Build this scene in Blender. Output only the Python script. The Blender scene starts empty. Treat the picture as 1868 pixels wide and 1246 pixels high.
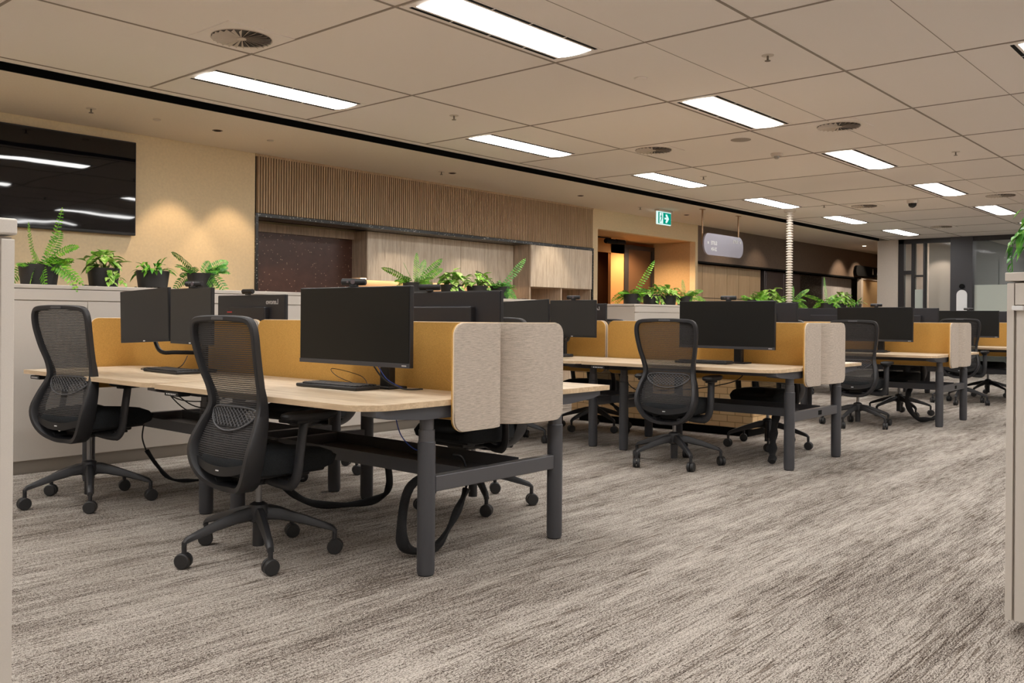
import bpy, bmesh, math, random
from mathutils import Vector, Matrix
random.seed(7)
sc = bpy.context.scene
PI = math.pi
# ------------------------------------------------------------------ camera
F, CY, YAW, ROLL, CH = 1649.04, 578.41, .717, .0077, 1.1
cd = bpy.data.cameras.new('camera'); cam = bpy.data.objects.new('camera', cd)
sc.collection.objects.link(cam); sc.camera = cam
cd.sensor_fit = 'HORIZONTAL'; cd.sensor_width = 36.0; cd.lens = F / 1868 * 36
cd.shift_y = -(623 - CY) / 1868
cd.clip_start = .05; cd.clip_end = 200
fw = Vector((math.cos(YAW), math.sin(YAW), 0)); rt = Vector((math.sin(YAW), -math.cos(YAW), 0)); up = Vector((0, 0, 1))
r2 = rt * math.cos(ROLL) + up * math.sin(ROLL); u2 = -rt * math.sin(ROLL) + up * math.cos(ROLL)
m = Matrix.Identity(4)
for i in range(3):
    m[i][0] = r2[i]; m[i][1] = u2[i]; m[i][2] = -fw[i]
m[2][3] = CH
cam.matrix_world = m
# ------------------------------------------------------------------ world / exposure
w = bpy.data.worlds.new('world'); sc.world = w; w.use_nodes = True
w.node_tree.nodes['Background'].inputs[0].default_value = (.9, .8, .7, 1)
w.node_tree.nodes['Background'].inputs[1].default_value = .02
sc.view_settings.view_transform = 'Standard'; sc.view_settings.look = 'None'
sc.view_settings.gamma = 1; sc.view_settings.use_curve_mapping = False
EXPOSURE = 0.95
sc.view_settings.exposure = EXPOSURE
sc.cycles.max_bounces = 9; sc.cycles.diffuse_bounces = 7; sc.cycles.transparent_max_bounces = 16
PANEL_E = 13.0       # troffer diffusers
DOWN_W = 26.0        # downlights, watts
CEIL = 2.9; WALL = 8.78; YG = 6.89
# warm wall-washing downlights along the soffit
WASH = [(4.70, 8.36), (5.36, 8.36), (2.1, 8.36), (.8, 8.36)]

# ------------------------------------------------------------------ helpers
COL = sc.collection
def link(o):
    COL.objects.link(o); return o
def tag(o, label=None, cat=None, group=None, kind=None):
    if label: o['label'] = label
    if cat: o['category'] = cat
    if group: o['group'] = group
    if kind: o['kind'] = kind
    return o
def empty(name, loc=(0, 0, 0), rz=0, **k):
    o = bpy.data.objects.new(name, None); o.empty_display_size = .1
    o.location = loc; o.rotation_euler = (0, 0, rz); link(o); tag(o, **k); return o
def dup(root, loc=None, rz=None, label=None, group=None, **k):
    r = root.copy(); link(r)
    if loc is not None: r.location = loc
    if rz is not None: r.rotation_euler = (0, 0, rz)
    if label: r['label'] = label
    if group: r['group'] = group
    for ch in list(root.children):
        c = ch.copy(); link(c); c.parent = r
        for g in list(ch.children):
            d = g.copy(); link(d); d.parent = c
    return r

class MB:
    def __init__(s): s.bm = bmesh.new(); s.mi = 0
    def _m(s, fs):
        for f in fs: f.material_index = s.mi
    def box(s, c, d, bev=0, rz=0, ry=0, rx=0, seg=2):
        t = bmesh.new(); bmesh.ops.create_cube(t, size=1)
        bmesh.ops.scale(t, vec=d, verts=t.verts)
        if bev: bmesh.ops.bevel(t, geom=t.edges[:], offset=bev, segments=seg, affect='EDGES', profile=.5)
        M = Matrix.Translation(c) @ Matrix.Rotation(rz, 4, 'Z') @ Matrix.Rotation(ry, 4, 'Y') @ Matrix.Rotation(rx, 4, 'X')
        s.merge(t, M); return s
    def b2(s, lo, hi, bev=0):
        return s.box([(a + b) / 2 for a, b in zip(lo, hi)], [abs(b - a) for a, b in zip(lo, hi)], bev)
    def merge(s, t, M=None):
        vs = {}
        for v in t.verts: vs[v.index] = s.bm.verts.new(M @ v.co if M else v.co)
        for f in t.faces:
            try: nf = s.bm.faces.new([vs[v.index] for v in f.verts]); nf.material_index = s.mi
            except ValueError: pass
        t.free()
    def ring(s, pts): return [s.bm.verts.new(p) for p in pts]
    def skin(s, rings, closed=True, cap=True, loop=False):
        n = len(rings[0])
        pairs = list(zip(rings, rings[1:])) + ([(rings[-1], rings[0])] if loop else [])
        for a, b in pairs:
            for i in range(n if closed else n - 1):
                j = (i + 1) % n
                try: f = s.bm.faces.new([a[i], a[j], b[j], b[i]]); f.material_index = s.mi
                except ValueError: pass
        if cap and closed and not loop:
            for r in (rings[0][::-1], rings[-1]):
                try: f = s.bm.faces.new(r); f.material_index = s.mi
                except ValueError: pass
        return s
    def lathe(s, prof, c=(0, 0, 0), seg=24, axis='Z'):
        rs = []
        for r, z in prof:
            P = []
            for i in range(seg):
                a = 2 * PI * i / seg; x, y = r * math.cos(a), r * math.sin(a)
                p = {'Z': (x, y, z), 'Y': (x, z, y), 'X': (z, x, y)}[axis]
                P.append(Vector(p) + Vector(c))
            rs.append(s.ring(P))
        return s.skin(rs)
    def cyl(s, c, r, h, seg=24, axis='Z', bev=0):
        b = bev
        pr = [(r, -h / 2), (r, h / 2)] if not b else [(r - b, -h / 2), (r, -h / 2 + b), (r, h / 2 - b), (r - b, h / 2)]
        return s.lathe(pr, c, seg, axis)
    def tube(s, pts, r, seg=8, loop=False, ell=None, cap=True):
        pts = [Vector(p) for p in pts]; n = len(pts); rs = []
        prev = None
        for i, p in enumerate(pts):
            a = pts[(i - 1) % n] if (loop or i > 0) else p
            b = pts[(i + 1) % n] if (loop or i < n - 1) else p
            t = (b - a).normalized()
            if prev is None:
                ref = Vector((0, 0, 1)) if abs(t.z) < .9 else Vector((1, 0, 0))
                u = t.cross(ref).normalized()
            else:
                u = (prev - t * prev.dot(t)).normalized()
            prev = u; v = t.cross(u)
            rr = r(i / (n - 1)) if callable(r) else r
            ru, rv = (rr if isinstance(rr, tuple) else (rr, rr))
            rs.append(s.ring([p + u * ru * math.cos(2 * PI * k / seg) + v * rv * math.sin(2 * PI * k / seg) for k in range(seg)]))
        return s.skin(rs, loop=loop, cap=cap)
    def prism(s, poly, z0, z1, axis='Z', bev=0):
        def P(a, b, z): return {'Z': (a, b, z), 'Y': (a, z, b), 'X': (z, a, b)}[axis]
        A = s.ring([P(a, b, z0) for a, b in poly]); B = s.ring([P(a, b, z1) for a, b in poly])
        return s.skin([A, B])
    def quad(s, pts):
        f = s.bm.faces.new(s.ring(pts)); f.material_index = s.mi; return s
    def build(s, name, mats, parent=None, smooth=False, loc=None, **k):
        bm = s.bm; bmesh.ops.recalc_face_normals(bm, faces=bm.faces[:])
        me = bpy.data.meshes.new(name); bm.to_mesh(me); bm.free()
        for mt in (mats if isinstance(mats, (list, tuple)) else [mats]): me.materials.append(mt)
        if smooth:
            for p in me.polygons: p.use_smooth = True
            try: me.set_sharp_from_angle(angle=math.radians(38))
            except Exception: pass
        o = bpy.data.objects.new(name, me); link(o)
        if parent: o.parent = parent
        if loc is not None: o.location = loc
        tag(o, **k); return o
def cr(pts, n=6, loop=False):
    """catmull-rom resample"""
    P = [Vector(p) for p in pts]; out = []; N = len(P)
    rng = range(N) if loop else range(N - 1)
    for i in rng:
        if loop: p0, p1, p2, p3 = P[i - 1], P[i], P[(i + 1) % N], P[(i + 2) % N]
        else: p0, p1, p2, p3 = P[max(i - 1, 0)], P[i], P[i + 1], P[min(i + 2, N - 1)]
        for k in range(n):
            t = k / n
            out.append(.5 * ((2 * p1) + (-p0 + p2) * t + (2 * p0 - 5 * p1 + 4 * p2 - p3) * t * t + (-p0 + 3 * p1 - 3 * p2 + p3) * t ** 3))
    if not loop: out.append(P[-1])
    return out
def text_mesh(body, size, mat, name, parent, loc, ux, uy, depth=.001, mirror=True, align='CENTER', bold=0):
    """lettering laid with its x axis along ux and y axis along uy"""
    c = bpy.data.curves.new(name, 'FONT'); c.body = body; c.size = size; c.align_x = align; c.align_y = 'CENTER'
    c.extrude = depth / 2; c.offset = bold
    t = bpy.data.objects.new('tmp', c); link(t)
    dg = bpy.context.evaluated_depsgraph_get()
    me = bpy.data.meshes.new_from_object(t.evaluated_get(dg)); bpy.data.objects.remove(t)
    ux, uy = Vector(ux), Vector(uy); n = ux.cross(uy)
    M = Matrix((ux, uy, n)).transposed().to_4x4(); M.translation = Vector(loc)
    me.transform(M)
    me.materials.clear(); me.materials.append(mat)
    o = bpy.data.objects.new(name, me); link(o)
    if parent: o.parent = parent
    return o

# ------------------------------------------------------------------ materials
def mat(name, col, rough=.5, metal=0, spec=.5, emis=None, es=0, **k):
    M = bpy.data.materials.new(name); M.use_nodes = True
    b = M.node_tree.nodes['Principled BSDF']
    b.inputs['Base Color'].default_value = (*col, 1); b.inputs['Roughness'].default_value = rough
    b.inputs['Metallic'].default_value = metal; b.inputs['Specular IOR Level'].default_value = spec
    if emis: b.inputs['Emission Color'].default_value = (*emis, 1); b.inputs['Emission Strength'].default_value = es
    return M
class N:
    def __init__(s, M): s.t = M.node_tree; s.b = s.t.nodes['Principled BSDF']
    def n(s, ty, **k):
        x = s.t.nodes.new(ty)
        for a, v in k.items():
            if a.startswith('_'): x.inputs[a[1:].replace('_', ' ')].default_value = v
            else: setattr(x, a, v)
        return x
    def l(s, a, b): s.t.links.new(a, b)
    def coord(s, scale=(1, 1, 1), rot=(0, 0, 0), src='Object'):
        c = s.n('ShaderNodeTexCoord'); mp = s.n('ShaderNodeMapping')
        mp.inputs['Scale'].default_value = scale; mp.inputs['Rotation'].default_value = rot
        s.l(c.outputs[src], mp.inputs[0]); return mp.outputs[0]
    def noise(s, vec, scale, detail=3, rough=.55, dist=0):
        x = s.n('ShaderNodeTexNoise'); x.inputs['Scale'].default_value = scale; x.inputs['Detail'].default_value = detail
        x.inputs['Roughness'].default_value = rough; x.inputs['Distortion'].default_value = dist
        s.l(vec, x.inputs['Vector']); return x.outputs['Fac']
    def ramp(s, fac, stops):
        r = s.n('ShaderNodeValToRGB'); e = r.color_ramp.elements
        while len(e) < len(stops): e.new(.5)
        for q, (p, c) in zip(e, stops): q.position = p; q.color = (*c, 1)
        s.l(fac, r.inputs[0]); return r.outputs[0]
    def math(s, op, a, b=None, c=None):
        x = s.n('ShaderNodeMath', operation=op)
        for i, v in enumerate((a, b, c)):
            if v is None: continue
            if isinstance(v, (int, float)): x.inputs[i].default_value = v
            else: s.l(v, x.inputs[i])
        return x.outputs[0]
    def mix(s, f, a, b, mode='MIX'):
        x = s.n('ShaderNodeMix', data_type='RGBA', blend_type=mode)
        for i, v in ((0, f), (6, a), (7, b)):
            if isinstance(v, (int, float)): x.inputs[i].default_value = v
            elif isinstance(v, tuple): x.inputs[i].default_value = (*v, 1)
            else: s.l(v, x.inputs[i])
        return x.outputs[2]
    def bump(s, h, st=.2, d=.01):
        x = s.n('ShaderNodeBump'); x.inputs['Strength'].default_value = st; x.inputs['Distance'].default_value = d
        s.l(h, x.inputs['Height']); s.l(x.outputs[0], s.b.inputs['Normal'])
    def base(s, c): s.l(c, s.b.inputs['Base Color'])

def speckle(M, scale, amt, col, bump=0):
    n = N(M); v = n.coord(); f = n.noise(v, scale, 2)
    a = tuple(c * (1 - amt) for c in col); b = tuple(min(1, c * (1 + amt)) for c in col)
    n.base(n.ramp(f, [(.3, a), (.7, b)]))
    if bump: n.bump(f, bump, .002)
    return M
# carpet: light greige with broken dark streaks along X
M_carpet = mat('carpet', (.5, .45, .4), .95, spec=.1)
n = N(M_carpet)
v1 = n.coord((1.2, 13, 1)); v2 = n.coord((6, 85, 1)); v3 = n.coord((1, 1, 1)); v4 = n.coord((.6, 2.6, 1))
a = n.noise(v1, 1.0, 3, .6); b = n.noise(v2, 1.0, 3, .65); c = n.noise(v3, 210, 2, .8); d = n.noise(v4, 1.0, 2)
v5 = n.coord((70, 230, 1)); e = n.noise(v5, 1.0, 2, .7)
s1 = n.math('ADD', n.math('MULTIPLY', a, .28), n.math('MULTIPLY', b, .44))
s1 = n.math('ADD', s1, n.math('MULTIPLY', d, .26))
s2 = n.math('ADD', s1, n.math('MULTIPLY', n.math('SUBTRACT', e, .5), .85))
s2 = n.math('ADD', s2, n.math('MULTIPLY', n.math('SUBTRACT', c, .5), 1.0))
n.base(n.ramp(s2, [(.29, (.030, .022, .018)), (.40, (.125, .098, .080)), (.475, (.34, .30, .26)), (.545, (.52, .475, .425)), (.75, (.62, .57, .515))]))
dn = n.noise(n.coord((5, 120, 1)), 1.0, 2, .5); pn = n.noise(n.coord((1.0, 5, 1)), 1.0, 2)
dk = n.ramp(n.math('ADD', n.math('MULTIPLY', dn, .75), n.math('MULTIPLY', pn, .35)), [(.60, (1, 1, 1)), (.68, (.45, .41, .38))])
src = n.b.inputs['Base Color'].links[0].from_socket
n.base(n.mix(1.0, src, dk, 'MULTIPLY'))
n.bump(s2, .5, .006)
M_ceil = speckle(mat('ceiling_tile', (.6, .53, .47), .9, spec=.15), 300, .05, (.86, .805, .76))
M_soffit = speckle(mat('plaster_soffit', (.6, .5, .4), .9, spec=.15), 60, .03, (.82, .74, .64))
M_tbar = mat('ceiling_grid', (.30, .25, .21), .7)
M_joint = mat('ceiling_joint', (.33, .27, .23), .8)
M_black = mat('black_slot', (.008, .008, .008), .8, spec=.1)
M_beige = speckle(mat('beige_wall', (.66, .52, .36), .85, spec=.2), 40, .04, (.80, .655, .43))
M_beige2 = speckle(mat('pale_wall', (.66, .58, .48), .85, spec=.2), 40, .03, (.66, .58, .50))
M_orange = speckle(mat('tan_wall', (.6, .42, .22), .85, spec=.2), 30, .05, (.62, .42, .22))
M_brown = speckle(mat('brown_bulkhead', (.1, .07, .05), .6), 30, .1, (.15, .105, .075))
def wood(name, c1, c2, axis='Y', sc_=1, rough=.45, dark=None):
    M = mat(name, c1, rough); n = N(M)
    s = {'X': (.9, 14, 14), 'Y': (14, .9, 14), 'Z': (14, 14, .9)}[axis]
    s = tuple(q * sc_ for q in s)
    f = n.noise(n.coord(s), 2.0, 6, .6, .4); g = n.noise(n.coord(tuple(q * 5 for q in s)), 2.0, 3, .6)
    h = n.math('ADD', n.math('MULTIPLY', f, .7), n.math('MULTIPLY', g, .3))
    n.base(n.ramp(h, [(.33, dark or c2), (.47, c2), (.58, c1), (.75, tuple(min(1, q * 1.08) for q in c1))]))
    return M
M_oak = wood('pale_oak_top', (.80, .67, .50), (.68, .54, .38), 'Y', 1, .4, (.52, .39, .26))
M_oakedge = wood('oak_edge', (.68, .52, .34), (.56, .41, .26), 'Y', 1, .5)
M_cabwood = wood('grey_oak_panel', (.86, .75, .61), (.74, .62, .48), 'Z', 1.2, .5, (.56, .44, .32))
M_cabwood2 = wood('grey_oak_side', (.62, .49, .37), (.50, .39, .29), 'Z', 1.2, .5, (.34, .25, .18))
M_slat = wood('slat_oak', (.60, .435, .275), (.50, .355, .22), 'Z', 1.5, .6)
M_slatback = mat('slat_backing', (.03, .02, .014), .9)
def terrazzo(name, basec, spots, amt=.72, rough=.3, vs=26):
    M = mat(name, basec, rough); n = N(M)
    vo = n.n('ShaderNodeTexVoronoi'); vo.inputs['Scale'].default_value = vs; n.l(n.coord(), vo.inputs['Vector'])
    sep = n.n('ShaderNodeSeparateColor'); n.l(vo.outputs['Color'], sep.inputs[0])
    pick = n.math('GREATER_THAN', sep.outputs[0], amt); near = n.math('LESS_THAN', vo.outputs['Distance'], .30)
    k = n.math('MULTIPLY', pick, near)
    big = n.noise(n.coord(), 9, 4)
    bc = n.mix(big, tuple(q * .6 for q in basec), tuple(q * 1.5 for q in basec))
    n.base(n.mix(k, bc, spots)); return M
M_terr = terrazzo('brown_terrazzo', (.095, .042, .03), (.45, .28, .18), .86, .3, 44)
M_gran = terrazzo('black_terrazzo', (.012, .012, .012), (.5, .5, .46), .6, .3, 50)
M_cab = speckle(mat('greige_laminate', (.6, .56, .5), .5), 500, .03, (.60, .555, .50))
M_gap = mat('shadow_gap', (.06, .05, .045), .8)
M_kick = mat('kick_panel', (.30, .27, .235), .6)
M_metal = mat('charcoal_metal', (.074, .076, .086), .42, .25)
N(M_metal)
M_metal2 = mat('charcoal_metal_inner', (.10, .10, .108), .35, .3)
M_plast = mat('black_plastic', (.012, .012, .0135), .48)
M_plast2 = mat('soft_black_plastic', (.020, .020, .0225), .5)
M_rubber = mat('caster_rubber', (.02, .02, .021), .5)
M_seat = speckle(mat('black_seat_fabric', (.015, .016, .018), .9, spec=.2), 350, .5, (.017, .019, .021), .4)
M_chrome = mat('gas_lift_metal', (.25, .25, .26), .3, .8)
def fabric(name, col, amt=.35, horiz=False):
    M = mat(name, col, .95, spec=.12); n = N(M)
    if horiz: v = n.coord((30, 30, 380)); v2_ = n.coord((240, 240, 900))
    else: v = n.coord((260, 260, 260)); v2_ = n.coord((500, 500, 500))
    f = n.noise(v, 1, 3, .6); g = n.noise(v2_, 1, 2, .6)
    h = n.math('ADD', n.math('MULTIPLY', f, .6), n.math('MULTIPLY', g, .4))
    n.base(n.ramp(h, [(.32, tuple(q * (1 - amt) for q in col)), (.68, tuple(min(1, q * (1 + amt * .7)) for q in col))]))
    n.bump(h, .3, .001); return M
M_must = fabric('mustard_felt', (.60, .345, .095), .26)
M_linen = fabric('beige_weave', (.53, .46, .39), .40, True)
M_pipe = mat('cream_piping', (.80, .66, .48), .8)
# see-through chair mesh
M_mesh = mat('chair_mesh', (.02, .019, .019), .8); n = N(M_mesh)
wv = n.n('ShaderNodeTexWave', wave_type='BANDS', bands_direction='Z'); wv.inputs['Scale'].default_value = 34; wv.inputs['Distortion'].default_value = 1.2
wv.inputs['Detail'].default_value = 1.5; wv.inputs['Detail Scale'].default_value = 2.5
n.l(n.coord(), wv.inputs['Vector'])
al = n.math('MULTIPLY_ADD', wv.outputs['Fac'], .30, .68); n.l(al, n.b.inputs['Alpha'])
n.base(n.ramp(wv.outputs['Fac'], [(.2, (.012, .011, .011)), (.9, (.045, .042, .042))]))
M_screen = mat('monitor_panel', (.006, .006, .0055), .42, spec=.32)
M_screenm = mat('small_monitor_panel', (.030, .029, .028), .5, spec=.35)
M_bezel = mat('monitor_bezel', (.012, .012, .014), .4)
M_back = speckle(mat('monitor_back', (.03, .03, .035), .42), 700, .15, (.022, .022, .027))
M_tv = mat('tv_glass', (.004, .004, .006), .025, spec=.5); n = N(M_tv)
n.bump(n.noise(n.coord((1.2, 1, 2.2)), 1.6, 1), .05, .02)
M_white = mat('white_mark', (.8, .8, .8), .5)
M_letter = mat('silver_lettering', (.55, .55, .57), .35, .4)
M_red = mat('red_accent', (.55, .02, .03), .4)
M_key = mat('keycap', (.03, .03, .032), .55)
M_blue = mat('blue_cable', (.02, .06, .35), .4)
M_cable = mat('black_cable', (.008, .008, .009), .5)
M_sleeve = speckle(mat('cable_sleeve_fabric', (.01, .01, .01), .85), 200, .4, (.009, .009, .010))
M_pot = mat('black_pot', (.022, .020, .020), .55)
M_soil = speckle(mat('potting_soil', (.02, .014, .01), 1), 120, .5, (.022, .015, .010))
def leafm(name, c1, c2, c3, sc_=30):
    M = mat(name, c1, .42, spec=.4); n = N(M)
    f = n.noise(n.coord(), sc_, 3, .6)
    n.base(n.ramp(f, [(.35, c1), (.52, c2), (.68, c3)]))
    n.b.inputs['Transmission Weight'].default_value = 0
    return M
M_fern = leafm('fern_green', (.045, .20, .010), (.14, .40, .022), (.36, .60, .06), 22)
M_fern2 = leafm('dark_fern_green', (.025, .14, .015), (.08, .30, .03), (.25, .50, .07), 22)
M_lily = leafm('lily_green', (.04, .20, .015), (.14, .42, .035), (.32, .58, .07), 14)
M_pothos = leafm('variegated_leaf', (.08, .32, .025), (.34, .58, .08), (.80, .82, .42), 26)
M_stem = mat('green_stem', (.12, .25, .04), .6)
def emit(name, col, s):
    M = bpy.data.materials.new(name); M.use_nodes = True; t = M.node_tree
    e = t.nodes.new('ShaderNodeEmission'); e.inputs[0].default_value = (*col, 1); e.inputs[1].default_value = s
    t.links.new(e.outputs[0], t.nodes['Material Output'].inputs[0]); t.nodes.remove(t.nodes['Principled BSDF']); return M
M_panel = emit('light_diffuser', (1, .985, .965), PANEL_E)
M_led = emit('downlight_lens', (1, .72, .45), 8)
M_exit = emit('exit_green', (.0, .25, .17), .62)
M_exitw = emit('exit_white', (.75, 1, .95), .52)
M_trimw = speckle(mat('white_trim', (.66, .60, .54), .5), 60, .02, (.62, .55, .48))
M_dome = mat('camera_dome', (.01, .01, .01), .1)
M_darkframe = mat('dark_door_frame', (.022, .020, .022), .45)
M_darkcol = mat('dark_column', (.04, .038, .043), .45)
M_glass = mat('partition_glass', (.85, .95, .9), .03); N(M_glass).b.inputs['Alpha'].default_value = .07
M_frost = mat('frosted_film', (.52, .56, .50), .7); N(M_frost).b.inputs['Alpha'].default_value = .93
M_bronze = mat('bronze_strap', (.30, .17, .08), .35, .7)
M_signface = mat('sign_metal', (.34, .32, .38), .35, .35)
M_stain = mat('stainless', (.20, .18, .19), .3, .8)
M_handrail = mat('timber_handrail', (.60, .26, .07), .45)
M_lock = wood('tan_locker', (.52, .38, .235), (.46, .33, .20), 'Z', .8, .5)
M_white2 = speckle(mat('pale_panel', (.5, .5, .5), .5), 5, .08, (.46, .44, .44))
M_duct = mat('white_duct', (.72, .66, .58), .5)
# woven / relief timber block
M_block = mat('relief_timber', (.6, .34, .12), .55); n = N(M_block)
br = n.n('ShaderNodeTexBrick'); br.inputs['Scale'].default_value = 1
br.inputs['Brick Width'].default_value = .16; br.inputs['Row Height'].default_value = .065; br.inputs['Mortar Size'].default_value = .003
br.inputs['Color1'].default_value = (.95, .70, .40, 1); br.inputs['Color2'].default_value = (.86, .58, .29, 1); br.inputs['Mortar'].default_value = (.34, .18, .07, 1)
cc = n.n('ShaderNodeTexCoord'); sp = n.n('ShaderNodeSeparateXYZ'); cb = n.n('ShaderNodeCombineXYZ'); n.l(cc.outputs['Object'], sp.inputs[0])
n.l(n.math('ADD', sp.outputs[0], sp.outputs[1]), cb.inputs[0]); n.l(sp.outputs[2], cb.inputs[1]); n.l(cb.outputs[0], br.inputs['Vector'])
gr = n.noise(n.coord((8, 8, 50)), 1, 4, .6)
n.base(n.mix(n.math('MULTIPLY', gr, .5), br.outputs['Color'], (.62, .36, .15), 'MIX')); n.bump(br.outputs['Fac'], .8, -.012)

# ------------------------------------------------------------------ setting
X0, X1, Y0 = -5.0, 21.0, -6.0
S = dict(kind='structure')
MB().b2((X0 - .2, Y0 - .2, -.1), (27.2, 10.6, 0)).build('floor', M_carpet, **S)
# ceiling: tiled field, plaster margin, black slot between
MB().b2((X0, Y0, CEIL), (X1, YG + .12, CEIL + .08)).build('ceiling', M_ceil, **S)
MB().b2((X0, 7.25, CEIL), (27, WALL, CEIL + .08)).build('ceiling', M_soffit, **S)
MB().b2((X0, YG + .12, CEIL + .10), (X1, 7.25, CEIL + .14)).b2((X0, 7.235, CEIL - .002), (X1, 7.255, CEIL + .12)).b2((X0, 7.0, CEIL + .0), (X1, 7.02, CEIL + .12)).build('trim_1', M_black, **S)
g = MB(); gj = MB()
GX = 3.506
for i in range(-6, 12):
    x = GX + 1.5 * i
    if X0 < x < X1: g.b2((x - .009, Y0, CEIL - .0035), (x + .009, YG, CEIL + .001))
ys = [YG] + [YG + .06 - 1.4864 * j for j in range(1, 9)]
for j, y in enumerate(ys):
    g.b2((X0, y - .009, CEIL - .003), (X1, y + .009, CEIL + .0012))
    if j >= 2: gj.b2((X0, y - .743 - .003, CEIL - .001), (X1, y - .743 + .003, CEIL + .0012))
g.build('trim_2', M_tbar, **S); gj.build('trim_3', M_joint, **S)
# walls around
MB().b2((X0, WALL, 0), (5.70, WALL + .15, CEIL)).build('wall_back', M_beige, **S)
MB().b2((X0 - .15, Y0, 0), (X0, WALL, CEIL)).build('wall_left', M_beige2, **S)
MB().b2((X0, Y0 - .15, 0), (27, Y0, CEIL)).build('wall_front', M_beige2, **S)
# kitchen niche shell (recess) : X 5.71..12.06
ns = MB().b2((5.70, 9.45, 0), (12.08, 9.6, CEIL)).b2((5.60, WALL + .15, 0), (5.70, 9.6, CEIL)).b2((12.08, WALL + .15, 0), (12.18, 9.6, CEIL))
ns.build('wall_niche', M_beige, **S)
MB().b2((5.70, WALL + .03, 2.235), (12.08, 9.45, CEIL)).build('wall_bulkhead', M_slatback, **S)
# terrazzo frame round the niche
MB().b2((5.70, WALL - .02, 0), (5.735, 9.0, 2.2)).b2((5.70, WALL - .02, 2.2), (12.08, WALL + .3, 2.238)).b2((12.045, WALL - .02, 0), (12.08, 9.0, 2.2)).build('trim_4', M_gran, **S)
# slatted timber facing
sl = MB(); p = 5.735
while p < 12.05:
    sl.b2((p, WALL - .012, 2.245), (p + .0175, WALL + .03, CEIL - .025)); p += .0345
sl.b2((5.70, WALL - .012, CEIL - .025), (12.08, WALL + .03, CEIL))
sl.build('trim_5', M_slat, **S)
# opening X 12.2..15.45
MB().b2((12.08, WALL, 0), (12.22, WALL + .12, CEIL)).b2((12.22, WALL, 2.575), (15.43, WALL + .12, CEIL)).b2((15.43, WALL, 0), (15.52, WALL + .12, CEIL)).build('wall_entry', M_beige, **S)
MB().b2((15.43, WALL + .12, 0), (15.52, 9.72, 2.575)).b2((12.12, WALL + .12, 2.575), (15.52, 10.55, 2.62)).build('wall_entry_side', M_orange, **S)
MB().b2((12.12, 10.45, 0), (15.52, 10.55, 2.575)).b2((12.12, WALL + .12, 0), (12.22, 10.45, 2.575)).build('wall_entry_back', mat('dark_brown_wall', (.07, .033, .016), .7), **S)
MB().b2((13.95, 9.72, 0), (14.38, 9.78, 2.575)).b2((15.46, 9.72, 0), (15.52, 10.45, 2.575)).b2((12.22, 9.72, 2.32), (14.38, 9.78, 2.575)).build('wall_entry_lobby', mat('orange_wall', (.55, .27, .09), .8), **S)
dr = MB().b2((14.38, 9.70, 0), (14.52, 9.78, 2.50)).b2((15.34, 9.70, 0), (15.43, 9.78, 2.50)).b2((14.52, 9.70, 2.42), (15.34, 9.78, 2.50)).build('door_1', M_darkframe, **S)
MB().b2((14.52, 9.73, 0), (15.34, 9.75, 2.42)).build('door_leaf', mat('brown_door_leaf', (.115, .058, .03), .35), parent=dr)
# brown bulkhead and lockers run X 15.52..26
MB().b2((15.52, WALL, 2.215), (26.2, WALL + .1, CEIL)).build('wall_brown_bulkhead', M_brown, **S)
MB().b2((15.52, 9.62, 0), (27, 9.75, CEIL)).b2((15.52, WALL + .1, 2.215), (26.2, 9.62, 2.3)).build('wall_corridor', M_brown, **S)
MB().b2((24.3, WALL + .02, 0), (27, WALL + .12, 2.19)).build('wall_tan', M_orange, **S)
MB().b2((24.15, WALL - .0, 0), (24.3, WALL + .1, 2.2)).b2((24.15, WALL - .01, 2.17), (27, WALL + .02, 2.215)).build('trim_6', M_beige2, **S)
MB().b2((27, 6.9, 0), (27.15, 10, CEIL)).build('wall_corridor_end', M_beige2, **S)
MB().b2((15.52, WALL + .01, 2.185), (24.2, WALL + .06, 2.217)).build('trim_7', M_black, **S)
# end wall cap + glazed partition at X = 21
MB().b2((21.0, 6.80, 0), (21.2, 7.27, CEIL)).build('wall_end', M_beige2, **S)
MB().b2((21.2, 6.85, 0), (27, 6.95, CEIL)).build('wall_end_room', M_beige2, **S)
fr = MB().b2((20.97, 6.68, 0), (21.1, 6.80, CEIL)).b2((20.97, Y0, 2.80), (21.1, 6.80, CEIL)).b2((20.97, 6.45, 0), (21.1, 6.52, 2.8))
fr.b2((20.97, 6.22, 0), (21.1, 6.27, 2.8)).b2((20.98, 6.27, 2.06), (21.09, 6.45, 2.1)).b2((20.97, 6.52, 2.12), (21.1, 6.68, 2.2)).b2((20.97, Y0, 0), (21.1, 5.2, .12))
for y in (2.6, 0, -2.6): fr.b2((20.97, y - .04, 0), (21.1, y + .04, 2.8))
fr.build('window_1', M_darkframe, **S)
MB().b2((21.03, 5.24, .12), (21.04, 6.45, 2.8)).b2((21.03, Y0, .12), (21.04, 5.24, 2.8)).b2((21.03, 6.52, .12), (21.04, 6.68, 2.8)).build('window_2', M_glass, **S)
MB().b2((21.015, Y0, .12), (21.025, 5.24, 1.86)).b2((21.015, 6.27, .12), (21.025, 6.45, 1.78)).build('window_3', M_frost, **S)
MB().b2((20.93, 5.26, 0), (21.25, 5.70, CEIL)).build('wall_column', M_darkcol, **S)
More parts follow.
